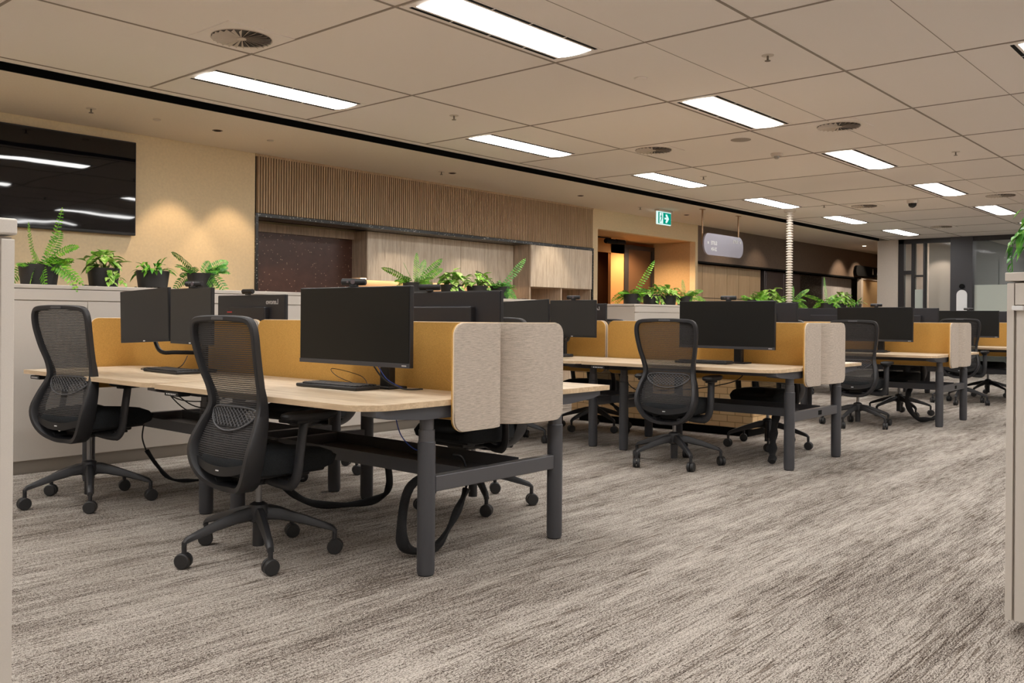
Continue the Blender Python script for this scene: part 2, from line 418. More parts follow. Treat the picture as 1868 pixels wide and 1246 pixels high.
# meeting rooms beyond the glass
MB().b2((21.1, Y0, CEIL), (27, 6.85, CEIL + .08)).build('ceiling', M_ceil, **S)
MB().b2((27, Y0, 0), (27.15, 6.9, CEIL)).build('wall_far', mat('grey_room_wall', (.16, .15, .135), .8), **S)
MB().b2((22.0, 5.95, 0), (22.2, 6.45, CEIL)).b2((22.2, 5.95, 0), (27, 6.05, CEIL)).build('wall_room_pier', M_beige2, **S)
MB().b2((23.2, 5.28, 0), (23.3, 5.95, 2.5)).build('wall_room_panel', M_darkcol, **S)
MB().b2((21.25, 5.28, 0), (27, 5.33, CEIL)).build('wall_room_divider', mat('room_divider', (.12, .115, .11), .7), **S)

# ------------------------------------------------------------------ joinery in the niche
k = empty('wall_cabinet', (9.02, 9.25, 0), label='long pale grey-oak wall cabinets with five doors under the slatted bulkhead', cat='cabinet')
MB().b2((-1.44, -.13, 1.60), (1.44, .2, 2.20)).build('body', M_cabwood2, k)
for i in range(5):
    x = -1.44 + i * .576
    MB().b2((x + .003, -.15, 1.565), (x + .573, -.131, 2.195)).build('door', M_cabwood, k)
k = empty('splashback', (6.66, 9.43, 0), label='dark brown speckled stone panel recessed below the slatted bulkhead', cat='wall panel')
MB().b2((-.92, -.02, .92), (.92, .01, 2.10)).build('stone_panel', M_terr, k)
MB().b2((-.92, -.06, 2.10), (.92, .01, 2.2)).build('pelmet', M_cabwood2, k, label='pale timber pelmet')
MB().b2((7.58, 9.12, .92), (10.47, 9.44, 1.60)).build('trim_8', mat('warm_splash', (.60, .46, .33), .4), **S) if False else MB().b2((7.59, 9.425, .92), (10.46, 9.448, 1.60)).build('trim_8', mat('warm_splash', (.62, .48, .35), .4), **S)
k = empty('kitchen_counter', (8.1, 9.1, 0), label='low kitchen counter running along the recess under the wall cabinets', cat='counter')
MB().b2((-2.35, -.25, .1), (2.36, .32, .88)).build('cabinet_body', M_cabwood2, k)
MB().b2((-2.36, -.27, .88), (2.36, .33, .92)).build('benchtop', M_gran, k)
k = empty('tall_cabinet', (11.25, 9.0, 0), label='tall grey-oak cabinet with two open cubby shelves at the right end of the recess', cat='cabinet')
MB().b2((-.78, -.22, 1.56), (.79, .4, 2.2)).build('upper_body', M_cabwood2, k)
MB().b2((-.775, -.24, 1.565), (.0, -.221, 2.195)).build('door', M_cabwood, k)
MB().b2((.003, -.24, 1.565), (.785, -.221, 2.195)).build('door', M_cabwood, k)
MB().b2((-.78, -.22, .95), (-.755, .4, 1.56)).b2((-.012, -.22, .95), (.012, .4, 1.56)).b2((.765, -.22, .95), (.79, .4, 1.56)).b2((-.78, .38, .95), (.79, .4, 1.56)).build('cubby', M_cabwood2, k)
MB().b2((-.78, -.22, .05), (.79, .4, .95)).build('lower_body', M_cabwood, k)
# warm under-cabinet light strip in the niche
lt = empty('strip_light', (9.0, 9.22, 1.59), label='thin warm strip light under the wall cabinets', cat='light')
MB().b2((-1.3, .14, -.004), (1.3, .16, .008)).build('led_strip', emit('warm_strip', (1, .66, .38), 9), lt)

# television on the back wall
tv = empty('television', (3.40, 8.74, 1.88), label='large black wall-mounted television with ceiling lights mirrored in its glass', cat='television')
MB().box((0, 0, .46), (1.81, .05, .925), .006).build('housing', M_bezel, tv)
MB().b2((-.895, -.028, .025), (.895, -.0255, .91)).build('screen', M_tv, tv)

# lockers / fridge / stone / white boards along the brown corridor
lk = empty('locker_bank', (17.1, 9.2, 0), label='tan locker bank with a grid of doors beneath the dark bulkhead', cat='lockers')
MB().b2((-1.55, -.2, 0), (1.55, .4, 2.18)).build('body', M_lock, lk)
for i in range(6):
    for j in range(2):
        x = -1.55 + i * .5167
        MB().b2((x + .006, -.215, .1 + j * 1.42), (x + .51, -.2, 1.505 + j * .67)).build('door', M_lock, lk)
MB().b2((-1.5, -.2005, .1), (1.54, -.1995, 2.17)).build('shadow_gap', M_gap, lk)
fg = empty('drinks_fridge', (19.7, 9.2, 0), label='dark stainless double-door appliance beside the tan lockers', cat='fridge')
MB().box((0, 0, 1.09), (1.84, .5, 2.16), .01).build('body', M_stain, fg)
for s in (-.46, .46): MB().box((s, -.265, 1.09), (.90, .03, 2.1), .008).build('door', M_stain, fg)
sp_ = empty('stone_panel', (21.45, 9.1, 0), label='black speckled stone panel right of the stainless appliance', cat='wall panel')
MB().b2((-.82, -.02, 0), (.82, .3, 2.18)).build('panel', M_gran, sp_)
pb = empty('pale_panelling', (23.25, 9.1, 0), label='row of pale grey full-height door panels at the corridor end', cat='wall panel')
for i in range(4): MB().b2((-.96 + i * .48, -.04, 0), (-.965 + (i + 1) * .48, .1, 2.18)).build('door_panel', M_white2, pb)
# handrail + door closer in the entry
hr = empty('handrail', (13.1, 10.2, 0), label='sloping orange timber handrail inside the dark entry', cat='handrail')
MB().tube([(-.1, 0, 1.60), (1.05, .02, 2.02)], .035, 8).build('rail', M_handrail, hr)
bt = empty('track_spotlight', (13.6, 9.45, 2.5), label='black twin spotlight on a short track under the entry soffit', cat='light')
MB().box((-.55, 0, .045), (1.0, .03, .02), .003).build('track', M_black, bt)
MB().cyl((-.05, 0, -.01), .045, .32, 16, 'X', .01).build('lamp_head', M_black, bt)
MB().cyl((.28, .02, .0), .045, .28, 16, 'X', .01).build('lamp_head', M_black, bt)

# ------------------------------------------------------------------ ceiling fittings
def troffer(x, y, label):
    t = empty('ceiling_light', (x, y, CEIL), label=label, cat='ceiling light', group=None)
    f = MB().b2((-.72, -.20, -.004), (.72, .20, .0))
    f.build('frame', M_ceil, t)
    for y_ in (-.174, .174):
        s = MB().b2((-.68, y_ - .013, -.0050), (.676, y_ + .013, -.0035)); s.mi = 1
        for k_ in range(3): s.b2((-.353 + k_ * .342, y_ - .014, -.0056), (-.343 + k_ * .342, y_ + .014, -.0035))
        s.build('air_slot', [M_black, M_ceil], t)
    # lens: gently bowed acrylic diffuser
    L = MB(); R = []
    for q in range(9):
        yy = -.14 + .28 * q / 8; zz = -.004 - .010 * math.sin(PI * q / 8)
        R.append(L.ring([(-.665, yy, zz), (.665, yy, zz)]))
    L.skin(R, closed=False); L.b2((-.665, -.14, -.0045), (.665, .14, -.003))
    L.build('diffuser', M_panel, t, smooth=True)
    return t
rows = [6.19, 3.735, 1.25, -1.2, -3.7]
words = ['nearest the back wall', 'over the desk ends', 'over the aisle', 'behind the aisle', 'by the front wall']
ordw = {-2: 'far behind', -1: 'beside', 0: 'first', 1: 'second', 2: 'third', 3: 'fourth', 4: 'fifth', 5: 'sixth'}
L0 = None
for r_, y in enumerate(rows):
    for i in range(-2, 6):
        x = 4.245 + 3.0 * i
        if r_ >= 2 and i > 3: continue
        place = (ordw[i] + ' from the left' if i >= 0 else ('out of frame, ' + ('nearer' if i == -1 else 'farther')))
        lab = 'long white troffer light, %s in the row %s' % (place, words[r_])
        if L0 is None: L0 = troffer(x, y, lab); L0['group'] = 'troffer lights in the tiled ceiling'
        else: dup(L0, (x, y, CEIL), 0, lab)
for x, y, lab in ((24.3, 3.9, 'white troffer light seen through the glass, nearer of two'), (25.6, 2.9, 'white troffer light seen through the glass, farther of two'), (24.5, 6.45 - .1, 'troffer light in the narrow glazed room')):
    dup(L0, (x, y, CEIL), 0, lab)
# swirl diffusers
def swirl(x, y, label):
    t = empty('air_diffuser', (x, y, CEIL), label=label, cat='air vent', group='square swirl vents in the tiled ceiling')
    MB().b2((-.24, -.24, -.006), (.24, .24, 0)).build('plate', M_ceil, t)
    MB().lathe([(.001, -.0075), (.19, -.0075), (.19, -.005), (.001, -.005)], seg=36).build('recess', mat('vent_recess', (.07, .06, .055), .7) if 'vent_recess' not in bpy.data.materials else bpy.data.materials['vent_recess'], t)
    v = MB()
    for k_ in range(24):
        a = 2 * PI * k_ / 24; c, s = math.cos(a), math.sin(a)
        def P(r, o, z): return (r * c - o * s, r * s + o * c, z)
        A = v.ring([P(.03, -.002, -.008), P(.185, -.006, -.008), P(.185, -.023, -.022), P(.03, -.006, -.012)])
        B = v.ring([P(.03, -.002, -.0095), P(.185, -.006, -.0095), P(.185, -.023, -.0235), P(.03, -.006, -.0135)])
        v.skin([A, B])
    v.lathe([(.185, -.005), (.195, -.012), (.192, -.005)], seg=36)
    v.cyl((0, 0, -.01), .03, .008, 16)
    v.build('vane', M_trimw, t)
    return t
V0 = None
for x, y, lab in ((3.255, 5.18, 'square swirl vent at top left, above the first desks'), (8.25, 5.21, 'square swirl vent between two lights over the second bench'),
                  (8.30, 3.235, 'square swirl vent right of the large middle light'), (14.38, 5.19, 'swirl vent near the white cable riser'),
                  (14.33, 3.24, 'swirl vent at the right edge between two lights'), (18.44, 5.19, 'farthest swirl vent before the glass partition')):
    if V0 is None: V0 = swirl(x, y, lab)
    else: dup(V0, (x, y, CEIL), 0, lab)
# sprinklers
def sprinkler(x, y, lab):
    t = empty('sprinkler', (x, y, CEIL), label=lab, cat='sprinkler', group='fire sprinklers')
    MB().lathe([(.001, -.004), (.04, -.004), (.042, 0), (.001, 0)], seg=20).build('escutcheon', M_trimw, t)
    MB().cyl((0, 0, -.02), .007, .034, 10).cyl((0, 0, -.038), .02, .003, 12).build('head', mat('sprinkler_metal', (.18, .15, .12), .4, .6) if 'sprinkler_metal' not in bpy.data.materials else bpy.data.materials['sprinkler_metal'], t)
    return t
P0 = None
for x, y, lab in ((5.79, 2.75, 'sprinkler head in the tile right of the large middle light'), (5.75, 5.72, 'sprinkler head left of the centre above the monitors'),
                  (3.54, 8.0, 'sprinkler head in the plaster soffit above the television'), (7.88, 8.05, 'sprinkler head beside a dark downlight over the slats'),
                  (10.375, 2.78, 'sprinkler head at upper right beyond the swirl vent'), (10.22, 5.71, 'sprinkler head near the third light by the back wall'),
                  (12.43, 8.09, 'sprinkler head left of the green exit sign'), (13.95, 5.66, 'small sprinkler head above the white cable riser')):
    if P0 is None: P0 = sprinkler(x, y, lab)
    else: dup(P0, (x, y, CEIL), 0, lab)
# round ceiling bits
def disc(name, x, y, r, h, mt, lab, cat, inner=None):
    t = empty(name, (x, y, CEIL), label=lab, cat=cat)
    MB().lathe([(.001, -h), (r * .85, -h), (r, -h * .4), (r, 0), (.001, 0)], seg=28).build('trim_ring' if inner else 'cover', mt, t, smooth=True)
    if inner: MB().lathe([(.001, -h - .002), (r * .7, -h - .002), (r * .7, -h + .0005), (.001, -h + .0005)], seg=24).build('lens', inner, t)
    return t
disc('smoke_detector', 5.74, 3.74, .05, .012, M_ceil, 'small round cream detector disc in a mid ceiling tile', 'detector')
disc('ceiling_speaker', 8.355, 4.25, .10, .006, mat('speaker_grille', (.36, .31, .27), .8), 'round flush ceiling speaker right of the large light', 'speaker')
t = disc('motion_sensor', 9.29, 4.3, .065, .03, M_trimw, 'small white dome sensor below the round speaker', 'sensor')
MB().lathe([(.03, -.028), (.028, -.05), (.015, -.06), (.001, -.062)], seg=16).build('lens', mat('sensor_lens', (.35, .33, .3), .3), t, smooth=True)
t = empty('security_camera', (14.15, 4.39, CEIL), label='white dome security camera with black bubble on the ceiling', cat='camera')
MB().lathe([(.001, -.05), (.075, -.05), (.08, -.02), (.08, 0), (.001, 0)], seg=24).build('housing', M_trimw, t, smooth=True)
MB().lathe([(.06, -.05), (.055, -.085), (.03, -.11), (.001, -.118)], seg=20).build('dome', M_dome, t, smooth=True)
M_dl = mat('dark_downlight', (.10, .05, .03), .4)
for x, y, lab in ((4.756, 7.98, 'dark recessed downlight above the beige wall'), (8.05, 8.03, 'dark recessed downlight beside the sprinkler over the slats'), (10.72, 8.02, 'dark recessed downlight near the right end of the slats'), (13.83, 8.05, 'dark recessed downlight right of the exit sign')):
    disc('downlight', x, y, .05, .004, M_dl, lab, 'downlight', M_black)
for x, y, lab in ((4.13, 7.97, 'tiny clear soffit fitting left of the dark downlight'), (5.37, 8.0, 'small pale soffit disc left of the slatted bulkhead')):
    disc('ceiling_sensor', x, y, .035, .01, M_trimw, lab, 'sensor')
for i, (x, y, lab) in enumerate(((22.2, 8.0, 'small lit downlight at the corridor end, nearer one'), (24.4, 8.0, 'small lit downlight at the corridor end, farther one'))):
    disc('downlight', x, y, .06, .006, M_trimw, lab, 'downlight', M_led)
def spot(x, y, z, W, col, ang=75, blend=.5, tgt=None, size=.04):
    l = bpy.data.lights.new('spot', 'SPOT'); l.energy = W; l.color = col; l.spot_size = math.radians(ang); l.spot_blend = blend; l.shadow_soft_size = size
    o = bpy.data.objects.new('spot_lamp', l); link(o); o.location = (x, y, z)
    d = (Vector(tgt) if tgt else Vector((x, y, 0))) - o.location
    o.rotation_euler = d.to_track_quat('-Z', 'Y').to_euler(); return o
WARM = (1, .70, .42)
for x, y in WASH:
    if y > 8.2:
        spot(x, y, CEIL - .02, DOWN_W, WARM, 70, .35, (x, y + .02, 0))
for x in (1.6, .4):
    pass
for x in (6.3, 7.9, 9.3, 10.8): spot(x, 7.9, CEIL - .02, 32, (1, .84, .66), 46, .6, (x + .2, 9.1, 1.1), .08)  # unseen soffit spots, added to brighten the niche cabinet fronts
spot(14.3, 9.15, 2.54, 75, (1, .70, .42), 155, .6)
spot(13.9, 10.1, 2.5, 22, (1, .5, .22), 150, .6)
for x, e_ in ((16.4, 14), (18.0, 14), (22.6, 50), (23.8, 50), (25.6, 22)): spot(x, 8.0, CEIL - .02, e_, (1, .80, .6), 80, .6, (x, 9.3, .9))  # extra spots without fittings, added to lift the lockers and pale panels
spot(22.2, 8.0, CEIL - .02, 18, WARM, 100, .5)
spot(21.45, 6.1, CEIL - .02, 14, (1, .88, .76), 80, .4, (22.0, 6.25, 0.9))  # added lamp with no fitting, brightens the pier behind the glass

# exit sign
ex = empty('exit_sign', (13.0, 8.0, CEIL), label='green and white running-man exit sign with arrow, hung from the soffit', cat='exit sign')
MB().box((0, 0, -.017), (.44, .09, .03), .006).build('canopy', M_trimw, ex)
MB().box((0, 0, -.135), (.44, .028, .225), .01).build('frame', M_exitw, ex)
MB().b2((-.19, -.017, -.232), (.205, -.0145, -.045)).build('green_face', M_exit, ex)
MB().b2((-.155, -.019, -.228), (-.045, -.0165, -.052)).build('door_symbol', M_exitw, ex)
a = MB(); a.prism([(.0, -.155), (.0, -.125), (.06, -.125), (.035, -.095), (.035, -.068), (.075, -.068), (.14, -.14), (.075, -.212), (.035, -.212), (.035, -.185), (.06, -.155)], -.0195, -.0165, 'Y')
a.build('arrow', M_exitw, ex)
q = MB().cyl((-.095, -.0205, -.075), .012, .003, 12, 'Y')
q.prism([(-.12, -.10), (-.085, -.09), (-.075, -.14), (-.09, -.16), (-.12, -.205), (-.135, -.20), (-.105, -.15), (-.10, -.12), (-.12, -.115), (-.13, -.135), (-.14, -.13)], -.022, -.019, 'Y')
q.build('running_figure', M_exit, ex)

# hanging wayfinding sign
hs = empty('hanging_sign', (13.92, 7.4, CEIL), label='lilac-grey pill-shaped hanging sign with small white lettering on bronze straps', cat='sign')
def pill(w_, h_, r_, n_=10):
    P = []
    for cx_, cz_, a0 in ((w_ / 2 - r_, h_ / 2 - r_, 0), (-w_ / 2 + r_, h_ / 2 - r_, 90), (-w_ / 2 + r_, -h_ / 2 + r_, 180), (w_ / 2 - r_, -h_ / 2 + r_, 270)):
        for k_ in range(n_ + 1):
            a_ = math.radians(a0 + 90 * k_ / n_); P.append((cx_ + r_ * math.cos(a_), cz_ + r_ * math.sin(a_)))
    return P
SC = (0, -.02, -.565)
MB().prism([(x, z + SC[2]) for x, z in pill(1.38, .36, .16)], -.03, .0, 'Y').build('sign_panel', M_signface, hs)
for s in (-.66, .60):
    MB().box((s, .02, -.29 if s > 0 else -.29), (.035, .012, .58), .002).box((s, .02, -.004), (.12, .05, .008)).build('strap', M_bronze, hs)
for body, x, z, sz in (('SUITE', -.36, -.545, .085), ('20-04', -.36, -.645, .085), ('SUITE', .40, -.475, .075)):
    text_mesh(body, sz, M_white, 'lettering', hs, (x, -.032, z), (-1, 0, 0), (0, 0, 1), .002, bold=.002)
for x, z, s in ((-.56, -.545, -1), (.575, -.475, 1)):
    MB().prism([(x - .02, z - .02), (x + .02, z - .02), (x + .02, z + .02), (x - .02, z + .02)], -.034, -.031, 'Y').build('arrow', M_white, hs)
# toilet sign
ts = empty('toilet_sign', (24.75, 8.735, 2.385), label='black rounded toilet sign with two small figures near the corridor end', cat='sign')
P = [(x, z) for x, z in pill(2.3, .27, .13)]
MB().prism(P, -.03, .03, 'Y').build('sign_panel', M_black, ts)
for x in (.05, .42):
    MB().cyl((x, -.033, .065), .022, .006, 12, 'Y').prism([(x - .05, -.07), (x + .05, -.07), (x + .025, .035), (x - .025, .035)], -.036, -.031, 'Y').build('figure', M_white, ts)
# white pill notice on dark column
nt = empty('notice_panel', (20.92, 5.46, 1.55), label='white round-topped vertical panel on the dark column', cat='sign')
P = [(y * 1.0, z) for y, z in [(-.105, -.6), (.105, -.6)] + [(.105 * math.cos(math.radians(a_)), .1 + .105 * math.sin(math.radians(a_))) for a_ in range(0, 181, 15)]]
MB().prism(P, -.02, .0, 'X').build('panel', M_white, nt)
MB().cyl((-.012, 0, .28), .055, .02, 16, 'X').build('knob', M_black, nt)

# ------------------------------------------------------------------ storage cabinets
def cabinet(x0, x1, y0, y1, h, label, side_panel=True, doors=None, grp=None):
    cx_, cy_ = (x0 + x1) / 2, (y0 + y1) / 2; hw, hd = (x1 - x0) / 2, (y1 - y0) / 2
    k_ = empty('storage_cabinet', (cx_, cy_, 0), label=label, cat='cabinet', group=grp)
    MB().b2((-hw + .005, -hd + .005, .09), (hw - .005, hd - .005, h - .03)).build('body', M_cab, k_)
    MB().b2((-hw + .03, -hd + .015, 0), (hw - .03, hd - .03, .09)).build('plinth', M_kick, k_)
    MB().box((0, 0, h - .014), (2 * hw + .02, 2 * hd + .02, .028), .004).build('top', M_cab, k_)
    nd = doors or max(1, round(2 * hw / 1.6)); wd = 2 * hw / nd
    for i in range(nd):
        MB().box((-hw + wd * (i + .5), -hd - .002, (h - .115 + .095) / 2), (wd - .004, .018, h - .115 - .095), .0015).build('door', M_cab, k_)
    MB().box((0, -hd - .002, h - .07), (2 * hw - .002, .018, .074), .0015).build('fascia', M_cab, k_)
    return k_
G = 'long low storage cabinets between desks and back wall'
cabinet(1.2, 7.94, 6.56, 7.06, 1.30, 'long greige storage cabinet with potted plants at the wall ends of the first two benches', grp=G)
cabinet(9.955, 12.3, 6.56, 7.2, 1.285, 'greige storage cabinet with plants below the exit sign', grp=G)
cabinet(13.6, 15.6, 6.56, 7.2, 1.285, 'greige storage cabinet mostly hidden behind the white cable riser', grp=G)
cabinet(16.3, 19.2, 6.56, 7.2, 1.285, 'farthest greige storage cabinet with plants, by the toilet sign', grp=G)
# near-left cabinet and near-right cabinet
k = empty('locker_cabinet', (-.15, 2.12, 0), label='tall greige cabinet cut off by the left edge of the picture', cat='cabinet')
LX, LY, LH = .690, 1.886, 1.284
k.location = (LX - .6, LY + .25, 0)
MB().b2((-.6, -.232, .06), (.6, .25, LH - .035)).build('body', M_cab, k)
MB().b2((-.58, -.2, 0), (.57, .22, .06)).build('plinth', M_kick, k)
MB().box((.001, 0, LH - .016), (1.206, .506, .032), .004).build('top', M_cab, k)
MB().box((.6 - .0125, -.241, (LH - .04 + .06) / 2), (.025, .018, LH - .1), .002).build('end_panel', M_cab, k)
MB().box((.26, -.241, (LH - .04 + .06) / 2), (.62, .018, LH - .1), .002).build('door', M_cab, k)
k = empty('locker_cabinet', (3.506 + .25, .77 - .6, 0), label='greige cabinet with white tab pull cut off by the right edge', cat='cabinet')
H = 1.268
MB().b2((-.232, -.6, .06), (.25, .6, H - .035)).build('body', M_cab, k)
MB().b2((-.17, -.58, 0), (.22, .53, .06)).build('plinth', M_kick, k)
MB().box((0, .002, H - .015), (.51, 1.208, .03), .003).build('top', M_cab, k)
MB().box((-.241, .6 - .011, (H - .036 + .06) / 2), (.018, .022, H - .098), .001).build('end_panel', M_cab, k)
MB().box((-.241, .25, H - .075), (.018, .65, .075), .001).build('fascia', M_cab, k)
MB().box((-.241, .27, (H - .118 + .06) / 2), (.018, .60, H - .18), .001).build('door', M_cab, k)
MB().box((-.262, .562, H - .124), (.03, .036, .016), .003).build('handle', M_white, k, label='white tab pull')

# relief timber block behind second bench
k = empty('timber_bench', (8.0, 4.85, 0), label='long golden relief-carved timber block bench on a dark plinth behind the second desks', cat='bench')
MB().box((0, 0, .355), (.50, 2.1, .55), .008).build('timber_block', M_block, k)
MB().b2((-.2, -.98, 0), (.2, .98, .08)).build('plinth', M_black, k)

# white spiral cable riser
k = empty('cable_riser', (14.30, 6.38, 0), label='white ribbed cable riser rising from the fourth bench to the ceiling', cat='cable riser')
d_ = MB()
z = .76
while z < 2.86:
    d_.lathe([(.036, z), (.055, z + .007), (.055, z + .023), (.036, z + .030)], seg=18); z += .0425
d_.cyl((0, 0, 1.82), .030, 2.14, 14)
d_.build('ribbed_tube', M_duct, k)
MB().lathe([(.001, 2.87), (.09, 2.87), (.1, 2.899), (.001, 2.899)], seg=24).build('ceiling_plate', M_trimw, k)
MB().box((0, 0, .38), (.09, .09, .76), .01).build('base_post', M_metal, k)

# ------------------------------------------------------------------ bench desks
def rrect_top(x0, x1, y0, y1, r, corner, c2=None, r2_=.006):
    """outline with one rounded corner; corner = (sx, sy) selects which"""
    P = []
    for sx, sy in ((-1, -1), (1, -1), (1, 1), (-1, 1)):
        X = x0 if sx < 0 else x1; Y = y0 if sy < 0 else y1
        rr = r if (sx, sy) == corner else (r2_ if (sx, sy) == c2 else .006)
        cx_, cy_ = X - sx * rr, Y - sy * rr
        a0 = {(-1, -1): 180, (1, -1): 270, (1, 1): 0, (-1, 1): 90}[(sx, sy)]
        n_ = 14 if rr > .05 else 3
        for q_ in range(n_ + 1):
            a_ = math.radians(a0 + 90 * q_ / n_); P.append((cx_ + rr * math.cos(a_), cy_ + rr * math.sin(a_)))
    return P
YC = 4.405
def make_bench():
    t = empty('bench_desk', (3.105, YC, 0), label='x', cat='desk', group='four-seat sit-stand bench desks')
    for sx in (-1, 1):
        for sy in (-1, 1):
            xa, xb = sorted((sx * .05, sx * .83)); ya, yb = sorted((sy * .006, sy * 1.665))
            # near tops are rounded at their -Y outer corner, far tops at +Y (180 deg symmetry)
            P = rrect_top(xa, xb, ya, yb, .15, (sx, sx), (-sx, sy), .15 if (sx, sy) != (-1, -1) else .085)
            b_ = MB(); b_.prism(P, .7205, .745)
            bmx = b_.bm; bmx.normal_update()
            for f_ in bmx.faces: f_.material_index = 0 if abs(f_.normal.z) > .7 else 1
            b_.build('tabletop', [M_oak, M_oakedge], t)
            # control panel under the outer edge at the +Y side for near, -Y side for far
            cpx = sx * .79; cpy = (yb - .16) if sx < 0 else (ya + .16)
            c_ = MB().box((cpx, cpy, .703), (.07, .13, .022), .004).build('control_panel', M_plast, t)
            mk = MB()
            for q_ in range(6): mk.b2((cpx + sx * .0353, cpy - .045 + q_ * .016, .700), (cpx + sx * .036, cpy - .037 + q_ * .016, .706))
            mk.build('buttons', M_white, c_)
            MB().b2((sx * .40, ya + .06, .675), (sx * .47, yb - .06, .705)).build('side_rail', M_metal, t)
        for y_ in (-1.605, -.16, .155, 1.615):
            l_ = MB().lathe([(.035, .004), (.0385, .02), (.0385, .566), (.035, .57)], (sx * .44, y_, 0), 28)
            l_.build('leg', M_metal, t, smooth=True)
            MB().cyl((sx * .44, y_, .593), .0345, .05, 24).cyl((sx * .44, y_, .643), .0305, .07, 24).build('leg_inner_tube', M_metal2, t, smooth=True)
            MB().cyl((sx * .44, y_, .002), .033, .004, 20).build('foot', M_black, t)
            # tapering top bracket
            MB().prism([(sx * .76, .7195), (sx * .76, .698), (sx * .70, .684), (sx * .50, .667), (sx * .34, .667), (sx * .12, .695), (sx * .12, .7195)], y_ - .045, y_ + .045, 'Y').build('bracket', M_metal, t)
    for y_ in (-1.605, -.16, .155, 1.615):
        MB().box((0, y_, .385), (.81, .045, .068), .004).build('crossbar', M_metal2, t)
    MB().b2((-.20, -1.57, .362), (.20, 1.58, .366)).b2((-.204, -1.57, .362), (-.20, 1.58, .425)).b2((.20, -1.57, .362), (.204, 1.58, .425)).build('cable_tray', M_metal, t)
    return t
SP = [3.105, 6.736, 10.37, 14.0]
LB = ['nearest four-seat bench desk with pale oak tops and charcoal legs', 'second four-seat bench desk, in front of the timber block bench', 'third four-seat bench desk from the left, pale oak tops', 'farthest four-seat bench desk, partly behind the right cabinet']
benches = [make_bench()]; benches[0]['label'] = LB[0]
for s, l_ in zip(SP[1:], LB[1:]): benches.append(dup(benches[0], (s, YC, 0), 0, l_))
for b_, dx in ((1, 0), (2, 0)):
    MB().b2((.03, -1.63, .368), (.09, -1.626, .402)).build('port', M_black, benches[b_], label='black socket hole')

# desk screens
def screen(sx, yE, yJ, r, L, flip):
    """bent felt screen: local origin at spine; wing along X at yE, back along Y to yJ"""
    sy = 1 if yJ > yE else -1; off = .016
    C0 = [(sx * L, yE), (sx * (off + r), yE)]
    pts = []; nrm = []
    nW = 10
    for i in range(nW + 1):
        t_ = i / nW; pts.append((C0[0][0] * (1 - t_) + C0[1][0] * t_, yE)); nrm.append((0, sy))
    for i in range(1, 9):
        a_ = PI / 2 * i / 8
        pts.append((sx * (off + r - r * math.sin(a_)), yE + sy * (r - r * math.cos(a_)))); nrm.append((sx * math.sin(a_), sy * math.cos(a_)))
    for i in range(1, 21):
        t_ = i / 20; pts.append((sx * off, (yE + sy * r) * (1 - t_) + yJ * t_)); nrm.append((sx, 0))
    # densify near ends for rounded corners
    S_ = [0]
    for a_, b_ in zip(pts, pts[1:]): S_.append(S_[-1] + math.hypot(b_[0] - a_[0], b_[1] - a_[1]))
    T = S_[-1]
    rc = .055
    want = sorted(set([round(rc * (1 - math.cos(PI / 2 * k_ / 7)), 5) for k_ in range(8)] + [round(T - rc * (1 - math.cos(PI / 2 * k_ / 7)), 5) for k_ in range(8)] + [round(s_, 5) for s_ in S_ if rc < s_ < T - rc]))
    out = []
    for s_ in want:
        j = max(i for i in range(len(S_)) if S_[i] <= s_ + 1e-9); j = min(j, len(S_) - 2)
        t_ = (s_ - S_[j]) / (S_[j + 1] - S_[j])
        p = [pts[j][q] * (1 - t_) + pts[j + 1][q] * t_ for q in (0, 1)]; nn = [nrm[j][q] * (1 - t_) + nrm[j + 1][q] * t_ for q in (0, 1)]
        d_ = min(s_, T - s_); cut = rc - math.sqrt(max(0, rc * rc - (rc - d_) ** 2)) if d_ < rc else 0
        out.append((p, nn, cut))
    zb, zt = .605, 1.072
    def layer(o0, o1):
        b_ = MB(); R = []
        for p, nn, cut in out:
            a0 = (p[0] + nn[0] * o0, p[1] + nn[1] * o0); a1 = (p[0] + nn[0] * o1, p[1] + nn[1] * o1)
            R.append(b_.ring([(*a0, zb + cut), (*a1, zb + cut), (*a1, zt - cut), (*a0, zt - cut)]))
        b_.skin(R); return b_
    t = empty('desk_screen', (0, 0, 0), label='x', cat='desk screen')
    layer(0, .0125).build('mustard_panel', M_must, t, smooth=True, label='mustard felt inner face')
    layer(-.0125, 0).build('linen_panel', M_linen, t, smooth=True, label='beige woven outer face')
    path = [(p[0], p[1], zt - cut) for p, nn, cut in out] + [(p[0], p[1], zb + cut) for p, nn, cut in out[::-1]]
    MB().tube(path, .0032, 6, loop=True).build('edge_piping', M_pipe, t, label='cream edge piping')
    return t
bn = ['first', 'second', 'third', 'fourth']
scr = {}
for key, (sx, yE, yJ, r, L, d) in dict(nearA=(-1, 2.722 - YC, .29, .10, .36, 'aisle-end chair-side'), farA=(1, 2.722 - YC, .29, .17, .385, 'aisle-end far-side'),
                                    nearB=(-1, 6.10 - YC, .33, .17, .40, 'wall-end chair-side'), farB=(1, 6.10 - YC, .33, .17, .385, 'wall-end far-side')).items():
    s0 = screen(sx, yE, yJ, r, L, 0)
    for i, s in enumerate(SP):
        lab = 'bent mustard and beige felt screen on the %s of the %s bench' % (d + ' desk', bn[i])
        if i == 0: s0.location = (s, YC, 0); s0['label'] = lab; s0['group'] = 'felt desk screens'
        else: dup(s0, (s, YC, 0), 0, lab)

